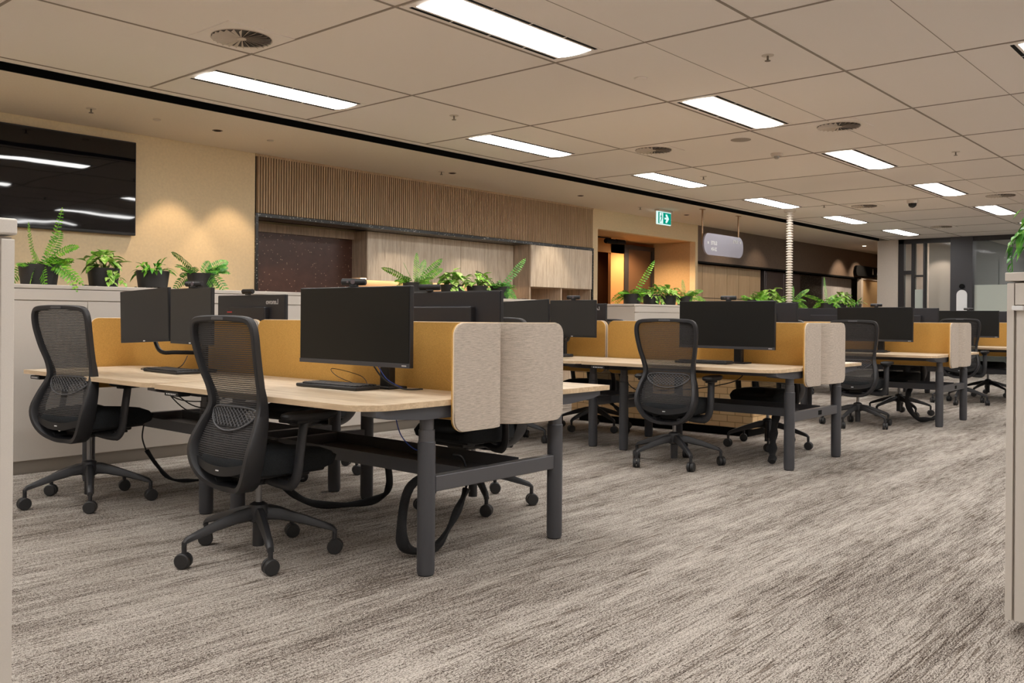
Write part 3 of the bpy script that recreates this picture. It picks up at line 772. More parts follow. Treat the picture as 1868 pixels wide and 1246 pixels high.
# ------------------------------------------------------------------ office chair
def loop_pts():
    half = [(0, .325, -.135), (.085, .332, -.15), (.155, .37, -.178), (.200, .43, -.195), (.222, .504, -.192), (.212, .59, -.158), (.192, .66, -.128), (.186, .71, -.12),
            (.196, .78, -.133), (.214, .86, -.158), (.228, .95, -.180), (.232, 1.01, -.190), (.222, 1.055, -.196), (.19, 1.077, -.2), (.10, 1.084, -.204)]
    full = half + [(0, 1.085, -.205)] + [(-y, z, x) for y, z, x in half[1:][::-1]]
    return [Vector((x, y, z)) for y, z, x in full], half
def wz(z, half):
    H_ = [(h[1], h[0], h[2]) for h in half if h[1] >= .325]
    for a_, b_ in zip(H_, H_[1:]):
        if a_[0] <= z <= b_[0]:
            t_ = (z - a_[0]) / (b_[0] - a_[0] + 1e-9); return a_[1] * (1 - t_) + b_[1] * t_, a_[2] * (1 - t_) + b_[2] * t_
    return H_[-1][1], H_[-1][2]
def make_chair():
    t = empty('office_chair', (0, 0, 0), label='x', cat='office chair', group='black mesh-back office chairs')
    pts, half = loop_pts(); P = cr(pts, 4, True); n_ = len(P)
    b_ = MB(); R = []
    for i, p in enumerate(P):
        T = (P[(i + 1) % n_] - P[i - 1]).normalized(); X = Vector((1, 0, 0)); D = (X - T * X.dot(T)).normalized(); Nn = T.cross(D)
        z = p.z; k_ = max(0, min(1, (.78 - z) / .30)); dep = .017 + .030 * k_; wid = .0135 + .003 * k_
        q = p + D * (dep - .017) * .55
        sec = [(-1, -.6), (-.75, -1), (.75, -1), (1, -.6), (1, .6), (.75, 1), (-.75, 1), (-1, .6)]
        R.append(b_.ring([q + D * dep * a_ + Nn * wid * c_ for a_, c_ in sec]))
    b_.skin(R, loop=True)
    # arms of the frame going forward under the seat
    b_.tube(cr([(-.16, -.10, .345), (-.10, -.085, .35), (-.02, -.06, .365)], 4), .022, 10)
    b_.tube(cr([(-.16, .10, .345), (-.10, .085, .35), (-.02, .06, .365)], 4), .022, 10)
    bf = b_.build('back_frame', M_plast2, t, smooth=True)
    MB().box((-.215, 0, 1.083), (.02, .09, .012), .003).build('top_grip', M_metal2, bf)
    # mesh surface
    b_ = MB(); R = []
    zs = [.445 + (1.07 - .445) * i / 26 for i in range(27)]
    def surf(y, z):
        w_, x_ = wz(z, half); return x_ - .022 * (1 - min(1, abs(y) / max(w_, .05)) ** 2) + .012
    for z in zs:
        w_, x_ = wz(z, half); w_ -= .004
        R.append(b_.ring([(surf(w_ * (2 * j / 14 - 1), z), w_ * (2 * j / 14 - 1), z) for j in range(15)]))
    b_.skin(R, closed=False); b_.build('mesh_back', M_mesh, t, smooth=True)
    # lower lip under the mesh
    b_ = MB(); R = []
    for j in range(15):
        y = .19 * (2 * j / 14 - 1); dz = .03 * (1 - (y / .19) ** 2)
        x_ = surf(y, .445)
        R.append(b_.ring([(x_ - .012, y, .462 - dz), (x_ + .008, y, .462 - dz), (x_ + .008, y, .428 - dz * 1.25), (x_ - .012, y, .428 - dz * 1.25)]))
    b_.skin(R); lip = b_.build('lower_lip', M_plast, t, smooth=True)
    x_ = surf(0, .445)
    MB().box((x_ - .0135, 0, .415), (.002, .022, .005)).build('badge', M_white, lip)
    # lumbar lattice
    b_ = MB(); zc, hz, hy = .652, .052, .165
    E_ = [(hy * math.cos(2 * PI * q / 40), zc + hz * math.sin(2 * PI * q / 40) + .012 * math.cos(4 * PI * q / 40)) for q in range(40)]
    b_.tube([(surf(y, z) - .008, y, z) for y, z in E_], .004, 6, loop=True)
    for s_ in (-1, 1):
        for q in range(-13, 14):
            seg = []
            for k_ in range(13):
                z = zc - hz + 2 * hz * k_ / 12; y = q * .026 + s_ * (z - zc) * 1.35
                if (y / hy) ** 2 + ((z - zc) / hz) ** 2 < 1.0: seg.append((surf(y, z) - .007, y, z))
            if len(seg) > 1: b_.tube(seg, .0021, 4)
    b_.build('lumbar_support', mat('lumbar_plastic', (.075, .075, .08), .5), t)
    # seat cushion
    b_ = MB(); R = []
    secs = [(-.018, .86), (-.004, .96), (.03, 1.0), (.06, .985), (.078, .94), (.089, .83), (.093, .5), (.094, .02)]
    for dz, k_ in secs:
        ring = []
        for q in range(36):
            a_ = 2 * PI * q / 36; c_, s_ = math.cos(a_), math.sin(a_)
            e_ = .42
            x = .265 * math.copysign(abs(c_) ** e_, c_); y = .235 * math.copysign(abs(s_) ** e_, s_)
            y *= 1 - .08 * max(0, -x / .24)
            zz = .405 + dz - (.028 * max(0, (x - .10) / .14) ** 2 if dz > .03 else -.012 * max(0, (x - .10) / .14)) + .008 * abs(y / .235) ** 3 * (dz > .05)
            ring.append((x * k_ + .055, y * k_, zz))
        R.append(b_.ring(ring))
    b_.skin(R); b_.build('seat', M_seat, t, smooth=True)
    b_ = MB().box((.03, 0, .395), (.40, .38, .025), .01).box((.02, 0, .365), (.24, .17, .06), .015).box((.15, .0, .372), (.10, .24, .03), .01).cyl((.03, -.16, .37), .014, .14, 10, 'Y').box((.03, -.235, .372), (.07, .03, .012), .004)
    b_.build('mechanism', M_plast, t)
    for s_ in (-1, 1):
        p_ = cr([(-.02, s_ * .08, .362), (.0, s_ * .17, .345), (.005, s_ * .235, .350), (.01, s_ * .268, .40), (.02, s_ * .275, .50), (.045, s_ * .270, .632)], 6)
        a_ = MB().tube(p_, lambda q: (.014, .022) if q < .35 else (.014, .026), 12).build('armrest', M_plast2, t, smooth=True)
        b_ = MB(); R = []
        for dz, k_ in ((0, .80), (.008, .95), (.020, 1), (.030, .96), (.035, .8)):
            R.append(b_.ring([(.075 + .145 * k_ * math.copysign(abs(math.cos(2 * PI * q / 24)) ** .6, math.cos(2 * PI * q / 24)), s_ * .268 + .050 * k_ * math.copysign(abs(math.sin(2 * PI * q / 24)) ** .6, math.sin(2 * PI * q / 24)), .638 + dz) for q in range(24)]))
        b_.skin(R); b_.box((.05, s_ * .268, .634), (.12, .055, .022), .005); b_.build('arm_pad', M_plast, a_, smooth=True)
    MB().cyl((0, 0, .28), .014, .18, 16).build('gas_lift', M_chrome, t, smooth=True)
    base = MB().lathe([(.026, .045), (.026, .15), (.045, .16), (.052, .2), (.04, .235), (.022, .245)], seg=24).build('base', M_plast2, t, smooth=True)
    for k_ in range(5):
        a_ = 2 * PI * k_ / 5; c_, s_ = math.cos(a_), math.sin(a_)
        b_ = MB(); R = []
        for r_, z, hw_, hh in ((.03, .195, .024, .030), (.10, .188, .022, .026), (.20, .163, .019, .021), (.29, .135, .017, .016), (.335, .120, .016, .013), (.350, .105, .014, .012)):
            R.append(b_.ring([(r_ * c_ - y * s_, r_ * s_ + y * c_, z + zz) for y, zz in ((-hw_, -hh * .7), (-hw_ * .55, -hh), (hw_ * .55, -hh), (hw_, -hh * .7), (hw_ * .9, hh * .5), (hw_ * .5, hh), (-hw_ * .5, hh), (-hw_ * .9, hh * .5))]))
        b_.skin(R); b_.cyl((.345 * c_, .345 * s_, .088), .011, .05, 10)
        b_.build('base_leg', M_plast2, base, smooth=True)
        b_ = MB()
        for sg in (-1, 1):
            b_.lathe([(.001, sg * .003), (.033, sg * .003), (.0345, sg * .006), (.0345, sg * .020), (.030, sg * .025), (.001, sg * .026)], seg=24, axis='Y')
        b_.cyl((0, 0, .0), .012, .02, 12, 'Y')
        b_.build('caster', M_rubber, base, smooth=True, loc=(.348 * c_, .348 * s_, .0345))
    return t
ch0 = make_chair()
chairs = [
    (2.366, 3.596, 2, -43, 0, 'black mesh office chair in the foreground, back to us, at the nearest desk'),
    (2.37, 5.344, 13, -41, .05, 'black mesh office chair at far left, raised, beside the long plant cabinet'),
    (3.86, 3.66, 178, 20, 0, 'black office chair tucked in behind the nearest pair of beige screens'),
    (3.86, 5.22, 186, 8, 0, 'black office chair on the far side of the nearest bench by the wall end'),
    (5.953, 3.556, 10, -57, 0, 'black mesh office chair in the middle, back to us, at the second bench'),
    (5.98, 5.27, -8, 10, 0, 'black office chair at the wall-end seat of the second bench, chair side'),
    (7.34, 3.46, 176, -10, 0, 'black office chair tucked in between second bench and timber block'),
    (7.27, 5.25, 172, 33, -.01, 'black office chair at the wall end of the second bench, far side'),
    (9.42, 3.45, 6, -40, 0, 'black mesh office chair right of centre, back to us, at the third bench'),
    (9.55, 5.25, 4, 15, 0, 'black office chair at the wall-end seat of the third bench, chair side'),
    (10.85, 3.50, 176, 12, 0, 'black office chair tucked under the far side of the third bench'),
    (10.98, 5.3, 182, 25, 0, 'black office chair at the wall end of the third bench, far side'),
    (12.95, 3.38, 8, -32, .03, 'black mesh office chair at the fourth bench, behind the third pair of screens'),
    (13.15, 5.2, -6, 5, 0, 'black office chair at the wall-end seat of the fourth bench'),
    (14.6, 3.45, 178, 18, 0, 'black office chair on the far side of the fourth bench'),
]
for i, (x, y, a_, ba, dz, lab) in enumerate(chairs):
    c_ = ch0 if i == 0 else dup(ch0, (x, y, 0), 0, lab)
    c_.location = (x, y, 0); c_['label'] = lab; c_.rotation_euler.z = math.radians(a_)
    for p in c_.children:
        nm = p.name.split('.')[0]
        if nm == 'base':
            p.rotation_euler.z = math.radians(ba - a_)
            va = math.atan2(y, x)
            for q_, g_ in enumerate(sorted([h_ for h_ in p.children if h_.name.startswith('caster')], key=lambda h_: h_.name)):
                want = va + (PI / 2 if i in (4, 5, 8, 12) else 0) + (-.25, .2, .05, -.4, .35)[(q_ + i) % 5] + PI / 2
                g_.rotation_euler.z = want - math.radians(ba)
        elif nm == 'gas_lift':
            p.location.z = 0 if dz <= 0 else dz * .5; p.scale.z = 1
        else: p.location.z = dz

# ------------------------------------------------------------------ monitors
def make_ultrawide():
    """faces -X; origin on desk surface below its centre"""
    t = empty('monitor', (0, 0, 0), label='x', cat='monitor')
    W_, z0, z1 = .815, .122, .492
    MB().box((0, 0, (z0 + z1) / 2), (.022, W_, z1 - z0), .003).build('housing', M_bezel, t)
    MB().b2((-.0125, -W_ / 2 + .006, z0 + .022), (-.0110, W_ / 2 - .006, z1 - .006)).build('screen', M_screen, t)
    MB().box((-.0125, 0, z0 + .010), (.003, W_, .020), .001).build('chin', mat('monitor_chin', (.045, .045, .052), .35), t)
    MB().box((-.0142, -W_ / 2 + .035, z0 + .010), (.001, .03, .006)).build('logo', M_letter, t)
    b_ = MB().box((.030, 0, .29), (.045, .46, .24), .008); h = b_.build('rear_housing', M_back, t)
    MB().box((.0125, 0, (z0 + z1) / 2), (.006, W_ - .01, z1 - z0 - .01), .002).build('back_cover', M_back, t)
    MB().box((.0, 0, 0), (.001, .001, .001)).bm.free()
    st = MB().box((.215, 0, .165), (.045, .07, .32), .008).box((.125, 0, .30), (.17, .05, .05), .008).build('stand_neck', M_plast, t)
    MB().box((.210, 0, .006), (.12, .17, .012), .004).build('stand_base', M_plast, t)
    return t
def webcam(x, y, z, rz, lab, first=[None]):
    if first[0] is None:
        t = empty('webcam', (0, 0, 0), label=lab, cat='webcam', group='black webcams clipped on monitors')
        MB().cyl((0, 0, .024), .0165, .12, 18, 'Y', .004).build('body', M_plast, t, smooth=True)
        MB().cyl((-.0155, 0, .024), .011, .004, 16, 'X').cyl((-.0155, .026, .024), .005, .004, 12, 'X').build('lens', mat('lens_glass', (.12, .10, .11), .15), t)
        MB().box((0, 0, .006), (.026, .04, .012), .003).build('clip', M_plast, t)
        first[0] = t
    else: t = dup(first[0], label=lab)
    t.location = (x, y, z); t.rotation_euler = (0, 0, rz); return t
DZ = .745
uw = make_ultrawide(); uw['group'] = 'wide monitors on stands'
fA = [(2.745, 3.392, 0, 'wide black monitor facing us on the nearest desk'), (6.385, 3.36, 0, 'wide black monitor facing us on the second bench'),
      (10.03, 3.50, 0, 'wide black monitor facing us on the third bench'), (13.66, 3.50, 0, 'wide black monitor facing us on the fourth bench, at right')]
for i, (x, y, rz, lab) in enumerate(fA):
    o = uw if i == 0 else dup(uw, (x, y, DZ), rz, lab)
    o.location = (x, y, DZ); o['label'] = lab
    webcam(x + .0, y + (-.02 if i else .0), DZ + .492, (.55, .3, .3, .2)[i], 'black webcam on the monitor facing us at the %s bench' % bn[i])
bA = [(3.47, 3.50, PI, 'wide monitor seen from behind above the nearest beige screens'), (7.10, 3.50, PI, 'monitor seen from behind above the second bench screens'),
      (10.75, 3.45, PI, 'monitor seen from behind above the third bench screens'), (14.36, 3.5, PI, 'monitor seen from behind at the far right edge')]
for x, y, rz, lab in bA: dup(uw, (x, y, DZ), rz, lab)
# far-side wall-end monitors with lettering on their backs
lw = None
for i, s in enumerate(SP[:3]):
    lab = ('monitor with pale brand lettering on its back at the wall end of the %s bench' % bn[i]) if i < 2 else 'plain monitor seen from behind at the wall side of the third bench'
    x = s + .395; y = 5.42 if i < 2 else 4.28
    o = dup(uw, (x, y, DZ), PI, lab)
    if i == 0:
        tx = text_mesh('Lenovo', .047, M_letter, 'lettering', o, (.0162, .265, .443), (0, -1, 0), (0, 0, 1), .002, bold=.0008)
        rd = MB().box((.0535, -.19, .375), (.002, .06, .007)).build('red_trim', M_red, o)
        txm, rdm = tx, rd
    elif i == 1:
        for p in (txm, rdm):
            c_ = p.copy(); link(c_); c_.parent = o
webcam(3.47, 5.42, DZ + .492, PI, 'black webcam on the lettered monitor of the nearest bench')
webcam(3.46, 3.62, DZ + .492, PI + .7, 'second black webcam just behind the nearest facing monitor')
# near-side wall-end desks: pairs of smaller monitors on a dual arm
def make_small(lab):
    t = empty('small_monitor', (0, 0, 0), label=lab, cat='monitor', group='paired smaller monitors on arms')
    MB().box((0, 0, 0), (.02, .54, .325), .003).build('housing', M_bezel, t)
    MB().b2((-.0115, -.265, -.146), (-.010, .265, .157)).build('screen', M_screenm, t)
    MB().box((-.011, 0, -.154), (.002, .02, .006)).build('logo', M_white, t)
    MB().box((.02, 0, -.01), (.03, .24, .16), .006).build('back_cover', M_back, t)
    return t
sm = None
for i, s in enumerate(SP[:3]):
    for j, (dx, y, ang, w_) in enumerate(((-.385, 5.375, 4, 'left'), (-.385, 4.825, -5, 'right'))):
        lab = '%s one of the paired grey-black monitors at the wall end of the %s bench' % (w_, bn[i])
        z = DZ + .345 + (.0 if j == 0 else -.0)
        if sm is None: sm = make_small(lab); o = sm
        else: o = dup(sm, label=lab)
        o.location = (s + dx, y, z); o.rotation_euler = (math.radians(-2.5 if j == 0 else 0), 0, math.radians(ang))
    ar = empty('dual_monitor_stand', (s - .14, 5.10, DZ), label='black dual-arm monitor stand clamped at the wall end of the %s bench' % bn[i], cat='monitor stand', group='dual monitor stands')
    MB().cyl((0, 0, .12), .02, .24, 14).box((0, 0, .01), (.10, .12, .02), .004).build('post', M_plast, ar, smooth=True)
    MB().tube(cr([(0, 0, .12), (-.10, .16, .12), (-.17, .22, .125), (-.17, .30, .20), (-.18, .31, .31)], 5), .013, 10).build('arm', M_plast, ar, smooth=True)
    MB().tube(cr([(0, 0, .15), (-.10, -.10, .15), (-.16, -.16, .16), (-.17, -.20, .25), (-.175, -.235, .33)], 5), .013, 10).build('arm', M_plast, ar, smooth=True)
webcam(2.72, 4.80, DZ + .508, .3, 'black webcam on the paired monitors of the nearest bench')
webcam(6.35, 4.82, DZ + .508, .3, 'black webcam on the paired monitors of the second bench')
# keyboards
def make_kb(lab):
    t = empty('keyboard', (0, 0, 0), label=lab, cat='keyboard', group='black keyboards on the desks')
    MB().box((0, 0, .010), (.155, .45, .016), .005).build('case', M_plast, t)
    k_ = MB()
    for r_ in range(6):
        y = -.213
        ws = [.019] * 22 if r_ != 0 else [.026, .02, .026, .12, .026, .02, .02, .026, .019, .019, .019, .019, .019, .019]
        for w_ in ws:
            if y + w_ > .215: break
            k_.box((-.060 + r_ * .0235, y + w_ / 2, .0215), (.018, w_ - .0035, .008), .002, seg=1); y += w_
    k_.build('keys', M_key, t)
    return t
kb = None
for i, (x, y, rz) in enumerate(((2.79, 3.57, .04), (2.80, 5.20, -.05), (6.41, 3.56, .04), (6.42, 5.15, 0), (10.05, 3.6, .05))):
    lab = 'black keyboard on the %s desk of the %s bench' % ('aisle-end' if i in (0, 2, 4) else 'wall-end', bn[0 if i < 2 else (1 if i < 4 else 2)])
    if kb is None: kb = make_kb(lab); o = kb
    else: o = dup(kb, label=lab)
    o.location = (x, y, DZ); o.rotation_euler = (0, 0, rz)
# cables
def cable(name, pts, r, mt, lab, n_=8, smooth=True, seg=8, cat='cable'):
    o = MB().tube(cr(pts, n_), r, seg).build(name, mt, None, smooth=smooth, label=lab, cat=cat); return o
cable('cable', [(2.87, 3.47, .752), (2.80, 3.58, .80), (2.83, 3.66, .835), (2.90, 3.52, .80), (2.86, 3.42, .752)], .0017, M_cable, 'thin black cable loop standing behind the nearest keyboard')
cable('cable', [(2.82, 3.33, .86), (2.84, 3.28, .80), (2.90, 3.22, .755), (2.98, 3.16, .752)], .004, M_cable, 'black cable dropping from the nearest facing monitor to the desk')
cable('cable', [(2.83, 3.31, .86), (2.85, 3.27, .80), (2.92, 3.24, .757)], .0025, M_blue, 'blue cable beside the nearest monitor stand')
cable('cable', [(2.95, 5.28, .84), (2.86, 5.20, .78), (2.80, 5.28, .752), (2.72, 5.42, .758), (2.83, 5.50, .762), (2.93, 5.3, .755)], .0028, M_cable, 'black cable looping round the wall-end keyboard of the nearest bench')
cable('cable', [(2.75, 3.35, .70), (2.72, 3.2, .66), (2.70, 3.0, .655), (2.68, 2.90, .70)], .0028, M_blue, 'blue network cable sagging under the nearest desktop')
cable('cable', [(2.76, 3.12, .69), (2.77, 3.08, .56), (2.78, 2.98, .50), (2.76, 2.90, .56), (2.75, 2.87, .69)], .0025, M_blue, 'blue cable loop hanging beside the nearest desk leg')
cable('cable', [(2.6, 3.55, .70), (2.58, 3.45, .665), (2.58, 3.36, .67), (2.6, 3.28, .70)], .0028, M_cable, 'short black cable sagging below the front edge of the nearest desk')
for q, (a0, dz) in enumerate(((4.55, .10), (4.62, .13), (4.7, .075))):
    cable('cable', [(2.50, a0 + .12, .70), (2.58, a0 - .02, .70 - dz), (2.68, a0 - .22, .70 - dz * .9), (2.76, a0 - .35, .69)], .0035, M_cable, ('upper', 'middle', 'lower')[q] + ' of the black cables sagging under the joint of the nearest desks')
cable('cable', [(6.3, 4.3, .70), (6.33, 4.2, .53), (6.36, 4.05, .50), (6.5, 3.7, .53), (6.6, 3.4, .60), (6.6, 3.3, .69)], .004, M_cable, 'black cable hanging beneath the second bench beside the middle chair')
def sleeve(pts, lab, r=.029):
    random.seed(len(lab))
    P_ = cr(pts, 6)
    o = MB().tube(P_, lambda q: (r * (1 + .25 * math.sin(q * 23)), r * .55 * (1 + .3 * math.cos(q * 31))), 10).build('cable_sleeve', M_sleeve, None, smooth=True, label=lab, cat='cable sleeve', group='black fabric cable sleeves under the desks')
    return o
sleeve([(3.03, 3.12, .36), (2.86, 3.12, .30), (2.76, 3.06, .12), (2.78, 3.03, .045), (2.90, 3.00, .03), (3.02, 3.02, .10), (3.12, 3.04, .20), (3.17, 3.05, .26)], 'black fabric cable sleeve looped behind the nearest front desk leg')
cable('cable', [(3.16, 3.05, .25), (3.19, 3.06, .32), (3.17, 3.08, .41), (3.12, 3.1, .43)], .006, M_cable, 'thick black cable rising from the looped sleeve to the tray')
sleeve([(2.95, 4.36, .22), (3.0, 4.27, .12), (3.10, 4.18, .045), (3.25, 4.06, .03), (3.40, 3.96, .06), (3.37, 3.84, .16), (3.29, 3.78, .34)], 'black fabric cable sleeve sagging to the floor under the middle of the nearest bench')
cable('cable', [(2.95, 4.37, .22), (2.93, 4.42, .30), (2.95, 4.45, .40)], .006, M_cable, 'thick black cable above the sagging sleeve, mid nearest bench')
sleeve([(2.86, 5.62, .22), (2.90, 5.55, .12), (2.95, 5.45, .04), (3.1, 5.35, .03), (3.2, 5.3, .03)], 'black fabric cable sleeve on the floor between the two left chairs', .018)
cable('cable', [(2.86, 5.63, .22), (2.85, 5.66, .3), (2.87, 5.68, .38)], .005, M_cable, 'thick black cable above the sleeve between the two left chairs')
sleeve([(6.62, 3.05, .36), (6.55, 3.04, .22), (6.45, 3.0, .10), (6.36, 2.96, .035)], 'black fabric cable sleeve beside the front leg of the second bench', .03)
sleeve([(6.62, 4.62, .36), (6.70, 4.5, .22), (6.66, 4.45, .10), (6.55, 4.42, .035)], 'black fabric cable sleeve beyond the middle legs of the second bench', .03)
sleeve([(10.30, 3.2, .36), (10.18, 3.2, .22), (10.18, 3.1, .05), (10.28, 2.98, .04), (10.36, 2.96, .06)], 'black fabric cable sleeve beside the front leg of the third bench', .025)

# ------------------------------------------------------------------ plants
def leaf(b_, p, d, upv, L, W, droop=.3, heart=False, fold=.15):
    d = d.normalized(); s_ = d.cross(upv)
    s_ = s_.normalized() if s_.length > 1e-4 else Vector((1, 0, 0)); nrm = s_.cross(d)
    prof = [(0, .05), (.18, .75 if heart else .45), (.42, 1.0 if heart else .9), (.7, .68 if heart else .75), (.9, .25 if heart else .35), (1, .02)]
    R = []
    for t_, w_ in prof:
        c_ = p + d * L * t_ - Vector((0, 0, 1)) * droop * L * t_ * t_
        e = s_ * W * w_ * .5; f_ = nrm * W * w_ * fold
        R.append(b_.ring([c_ - e + f_, c_, c_ + e + f_]))
    b_.skin(R, closed=False)
def fern_frond(b_, p, az, L, lift, droop, w=.046, n_=16, roll=None):
    h = Vector((math.cos(az), math.sin(az), 0)); P_ = []
    for i in range(n_ + 1):
        t_ = i / n_; P_.append(p + h * L * t_ * (1 - .15 * lift * t_) + Vector((0, 0, 1)) * L * (lift * t_ - droop * t_ * t_))
    b_.tube(P_, .0018, 4)
    side0 = Vector((-h.y, h.x, 0)); roll = random.uniform(-.6, .6) if roll is None else roll
    for i in range(2, n_ + 1):
        t_ = i / n_; T = (P_[i] - P_[i - 1]).normalized()
        ll = w * math.sin(PI * min(1, .12 + t_ * .88)) ** .6 + .006
        side = side0 * math.cos(roll) + T.cross(side0) * math.sin(roll)
        for s_ in (-1, 1):
            leaf(b_, P_[i], side * s_ + T * .35 + Vector((0, 0, random.uniform(-.15, .1))), T.cross(side * s_) * (1 if s_ > 0 else 1), ll, max(L / n_ * .95, .013), .15, fold=.08)
def pot(parent, r, h):
    MB().lathe([(r * .80, 0), (r * .86, .004), (r, h - .004), (r, h), (r * .93, h), (r * .92, h - .02)], seg=32).build('pot', M_pot, parent, smooth=True)
    MB().lathe([(.001, h - .022), (r * .93, h - .022), (r * .93, h - .035), (.001, h - .035)], seg=24).build('soil', M_soil, parent)
def plant(kind, x, y, z, label, r=.12, h=.145, s=1.0, seed=1, spec=None):
    random.seed(seed)
    t = empty('potted_' + {'fern': 'fern', 'pothos': 'pothos', 'lily': 'peace_lily'}[kind], (x, y, z), label=label, cat='potted plant', group='potted plants on the storage cabinets')
    pot(t, r, h); b_ = MB(); top = Vector((0, 0, h - .02))
    if kind == 'fern':
        fr_ = spec or [(random.uniform(0, 6.28), random.uniform(.2, .32), random.uniform(.4, 1.0), random.uniform(.3, .8)) for _ in range(11)]
        for az, L, li, dr_ in fr_:
            fern_frond(b_, top + Vector((math.cos(az), math.sin(az), 0)) * .02, az, L * s, li, dr_, roll=(random.uniform(.7, 1.2) if spec else None))
        for _ in range(14):
            az = random.uniform(0, 6.28); fern_frond(b_, top + Vector((math.cos(az), math.sin(az), 0)) * r * .5, az, random.uniform(.12, .2) * s, random.uniform(.5, 1.1), .6, .045, 10)
        b_.build('foliage', M_fern if seed % 2 else M_fern2, t)
    elif kind == 'lily':
        for i in range(34):
            az = random.uniform(0, 6.28); el = random.uniform(.25, 1.2)
            d = Vector((math.cos(az) * math.cos(el), math.sin(az) * math.cos(el), math.sin(el)))
            q = top + Vector((math.cos(az), math.sin(az), 0)) * r * random.uniform(0, .6); L1 = random.uniform(.02, .06)
            b_.tube([q, q + d * L1], .0018, 4); leaf(b_, q + d * L1, d, Vector((0, 0, 1)), random.uniform(.10, .15) * s, .038, random.uniform(.3, .9))
        b_.build('foliage', M_lily, t)
    else:
        st = MB()
        for i in range(40):
            az = random.uniform(0, 6.28); rr = random.uniform(0, r * 1.15); hh = random.uniform(.0, .11) * s * (1 - (rr / (r * 1.5)) ** 2) + .01
            q = top + Vector((math.cos(az) * rr, math.sin(az) * rr, hh + .02)); st.tube([top + Vector((math.cos(az), math.sin(az), 0)) * rr * .3, q], .0016, 4)
            d = Vector((math.cos(az), math.sin(az), random.uniform(-.5, .5)))
            leaf(b_, q, d, Vector((0, 0, 1)), random.uniform(.06, .10) * s, random.uniform(.05, .075) * s, random.uniform(.1, .6), True)
        for v_ in range(3):
            az = random.uniform(3.6, 5.6); P_ = [top + Vector((math.cos(az) * r * .9, math.sin(az) * r * .9, .02))]
            for k_ in range(1, 7): P_.append(P_[0] + Vector((math.cos(az) * .012 * k_, math.sin(az) * .01 * k_, -.018 * k_)))
            st.tube(P_, .0016, 4)
            for q in P_[1:]: leaf(b_, q, Vector((random.uniform(-1, 1), -.6, -.4)), Vector((0, 0, 1)), .05, .04, .3, True)
        st.build('stem', M_stem, t); b_.build('foliage', M_pothos, t)
    return t
TL = math.atan2(rt.y, rt.x)   # image-right azimuth
TOP1 = 1.30
plant('fern', 2.66, 6.83, TOP1, 'tall arching fern in a black pot at the left end of the plant row', .135, .15, 1, 11,
      [(TL + .2, .21, 2.5, .45), (TL + 2.9, .13, 3.0, .5), (TL + .6, .17, 2.0, .4), (TL + .1, .30, 1.1, .6), (TL - .3, .34, .45, .95), (TL - .9, .22, .3, 1.2), (TL + 3.3, .2, .3, 1.0), (TL + 2.2, .28, .9, .4), (TL + .1, .30, .35, .75), (TL - 1.4, .2, .3, 1.3)])
plant('pothos', 3.12, 6.82, TOP1, 'cream-variegated leafy pothos in black pot right of the tall fern', .115, .145, 1.15, 5)
plant('lily', 3.50, 6.80, TOP1, 'green lance-leaved plant in a black pot, third from the left under the television', .125, .14, 1.05, 3)
plant('fern', 3.93, 6.83, TOP1, 'spreading dark fern in a black pot behind the paired monitors', .11, .14, 1, 4,
      [(TL + 2.9, .30, 1.0, .35), (TL + .3, .22, .9, .6), (TL - .2, .26, .3, 1.1), (TL - .6, .24, .2, 1.2), (TL + 2.6, .2, .8, .5), (TL + 1.5, .18, 1.0, .3), (TL + 3.4, .2, .3, .9), (TL + .6, .24, 1.1, .6)])
plant('fern', 6.32, 6.83, TOP1, 'upright fern in a black pot above the nearest wide monitor', .125, .145, 1.05, 7,
      [(TL + 2.95, .36, .75, .3), (TL + 1.6, .27, 1.4, .2), (TL + .35, .30, 1.15, .3), (TL + .1, .28, .8, .25), (TL + 3.2, .2, .2, .5), (TL + 1.2, .24, 1.3, .25), (TL - .2, .18, .4, .7), (TL + 2.3, .22, 1.3, .3), (TL - 1.4, .16, .8, .5)])
plant('pothos', 6.84, 6.82, TOP1, 'bushy cream-green pothos right of the upright fern', .12, .14, 1.35, 9)
plant('pothos', 7.22, 6.80, TOP1, 'second cream-green pothos, next to the slender fern', .12, .14, 1.15, 14)
plant('fern', 7.62, 6.83, TOP1, 'slender fern with two thin raised fronds at the right end of the first cabinet', .115, .145, 1, 18,
      [(TL + 2.9, .30, .85, .2), (TL + .25, .34, 1.25, .25), (TL - .2, .18, .3, 1.1), (TL - .9, .16, .4, 1.2), (TL + 1.5, .16, .9, .4), (TL + .8, .15, .7, .5), (TL - .5, .22, .2, 1.2)])
T2 = 1.285
plant('fern', 10.30, 6.82, T2, 'fern with one tall upright frond, left end of the second cabinet', .125, .14, 1, 21,
      [(TL + .35, .40, 1.45, .25), (TL + 3.0, .28, .5, .8), (TL - 3.0, .26, .3, 1.0), (TL + 2.2, .2, .7, .5), (TL - .9, .18, .4, .9), (TL + .9, .2, .8, .5)])
plant('pothos', 10.78, 6.82, T2, 'yellow-green pothos left of the middle on the second cabinet', .125, .14, 1.35, 23)
plant('pothos', 11.22, 6.82, T2, 'yellow-green pothos right of the middle on the second cabinet', .12, .14, 1.3, 26)
plant('fern', 11.68, 6.82, T2, 'light green fern at the right end of the second cabinet', .115, .14, 1, 31,
      [(TL + 1.5, .27, 1.2, .2), (TL + .2, .30, .75, .4), (TL - .1, .30, .3, .5), (TL - .9, .18, .4, .9), (TL + 2.5, .2, .7, .5), (TL + .7, .22, .9, .5)])
plant('fern', 13.9, 6.80, T2, 'low fern at the left end of the third cabinet', .12, .13, .95, 33)
plant('pothos', 14.5, 6.80, T2, 'bright variegated pothos left of the white cable riser', .13, .13, 1.9, 36)
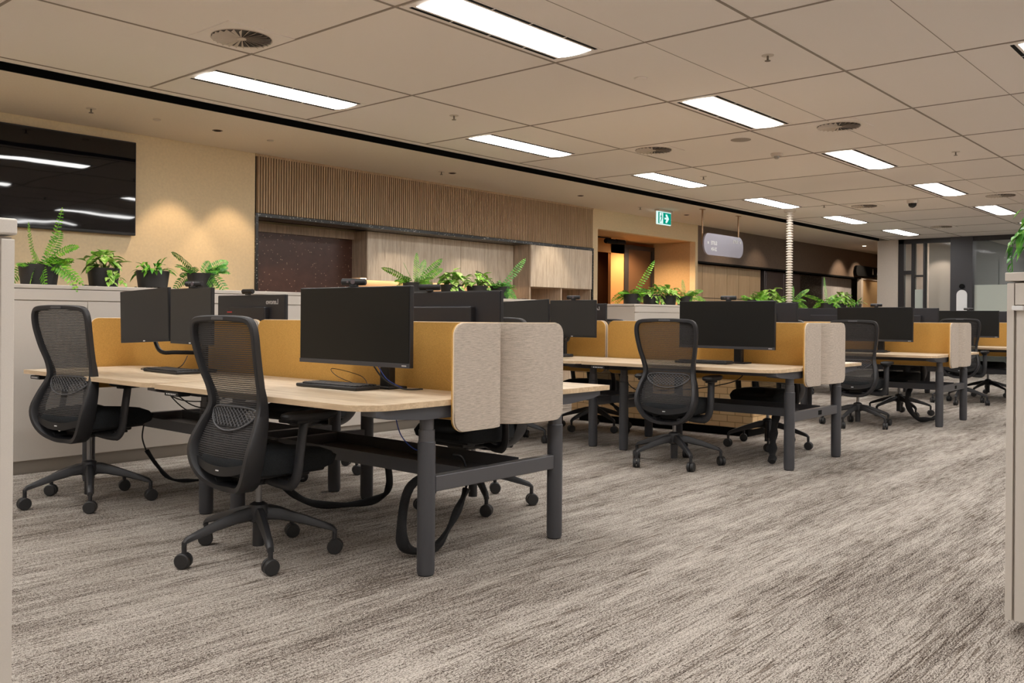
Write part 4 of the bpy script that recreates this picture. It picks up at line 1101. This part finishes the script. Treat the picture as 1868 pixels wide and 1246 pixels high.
plant('fern', 15.35, 6.80, T2, 'fern arching right of the white cable riser', .12, .13, 1.1, 41,
      [(TL + .3, .36, 1.0, .4), (TL + .0, .30, .3, .9), (TL - .5, .26, .3, 1.0), (TL + 1.2, .3, 1.2, .3), (TL + 2.6, .2, .7, .5), (TL - 1.2, .2, .3, .9)])
plant('fern', 17.0, 6.82, T2, 'spiky fern at the left of the farthest cabinet', .13, .13, 1.1, 43,
      [(TL + 1.4, .40, 1.3, .1), (TL + 2.9, .42, .7, .35), (TL + .3, .3, .7, .4), (TL + 3.2, .3, .3, .8), (TL - .8, .26, .4, .9), (TL + .8, .3, .9, .4)])
plant('pothos', 17.6, 6.82, T2, 'pale variegated pothos in the middle of the farthest cabinet', .14, .13, 2.0, 46)
plant('lily', 18.4, 6.82, T2, 'bright green bushy plant at the right of the farthest cabinet', .14, .13, 1.7, 47)
# right-hand plant hanging over the near cabinet (mostly out of frame)
random.seed(5)
t = empty('potted_hanging_plant', (3.74, .62, 1.268), label='large-leaved trailing plant at the right edge above the near cabinet', cat='potted plant')
pot(t, .11, .15); b_ = MB()
for i in range(150):
    q = Vector((random.uniform(-.16, .10), random.uniform(-.10, .145), .10 + random.uniform(.0, .22)))
    if q.z > .14 + .20 * (1 - max(0, q.y) / .17): q.z -= .08
    az = random.uniform(1.5, 3.8)
    leaf(b_, q, Vector((math.cos(az), math.sin(az), random.uniform(-.9, -.1))), Vector((0, 0, 1)), random.uniform(.035, .055), random.uniform(.022, .032), random.uniform(.3, .9), True)
P_ = [Vector((-.06, .14, .17)), Vector((-.085, .165, .12)), Vector((-.10, .165, .06)), Vector((-.11, .16, .01))]
b_.tube(P_, .0018, 5)
for q in cr(P_, 3): leaf(b_, q, Vector((-.3 + random.uniform(-.6, .6), .3, -.5)), Vector((0, 0, 1)), .03, .018, .2, True)
b_.build('foliage', M_fern2, t)
# spilled soil on the first cabinet
for (x, y, n_, lab) in ((2.93, 6.66, 26, 'scatter of dark soil between the first two pots'), (3.36, 6.64, 10, 'few crumbs of soil left of the third pot'), (7.80, 6.66, 24, 'scatter of dark soil at the right end of the first cabinet')):
    random.seed(n_); b_ = MB()
    for _ in range(n_):
        r_ = random.uniform(.004, .011); b_.box((random.gauss(0, .06), random.gauss(0, .02), r_ * .5), (r_ * 2, r_ * 1.6, r_), r_ * .2, rz=random.uniform(0, 3), seg=1)
    o = b_.build('soil_crumbs', M_soil, None, label=lab, cat='soil', kind='stuff'); o.location = (x, y, TOP1)
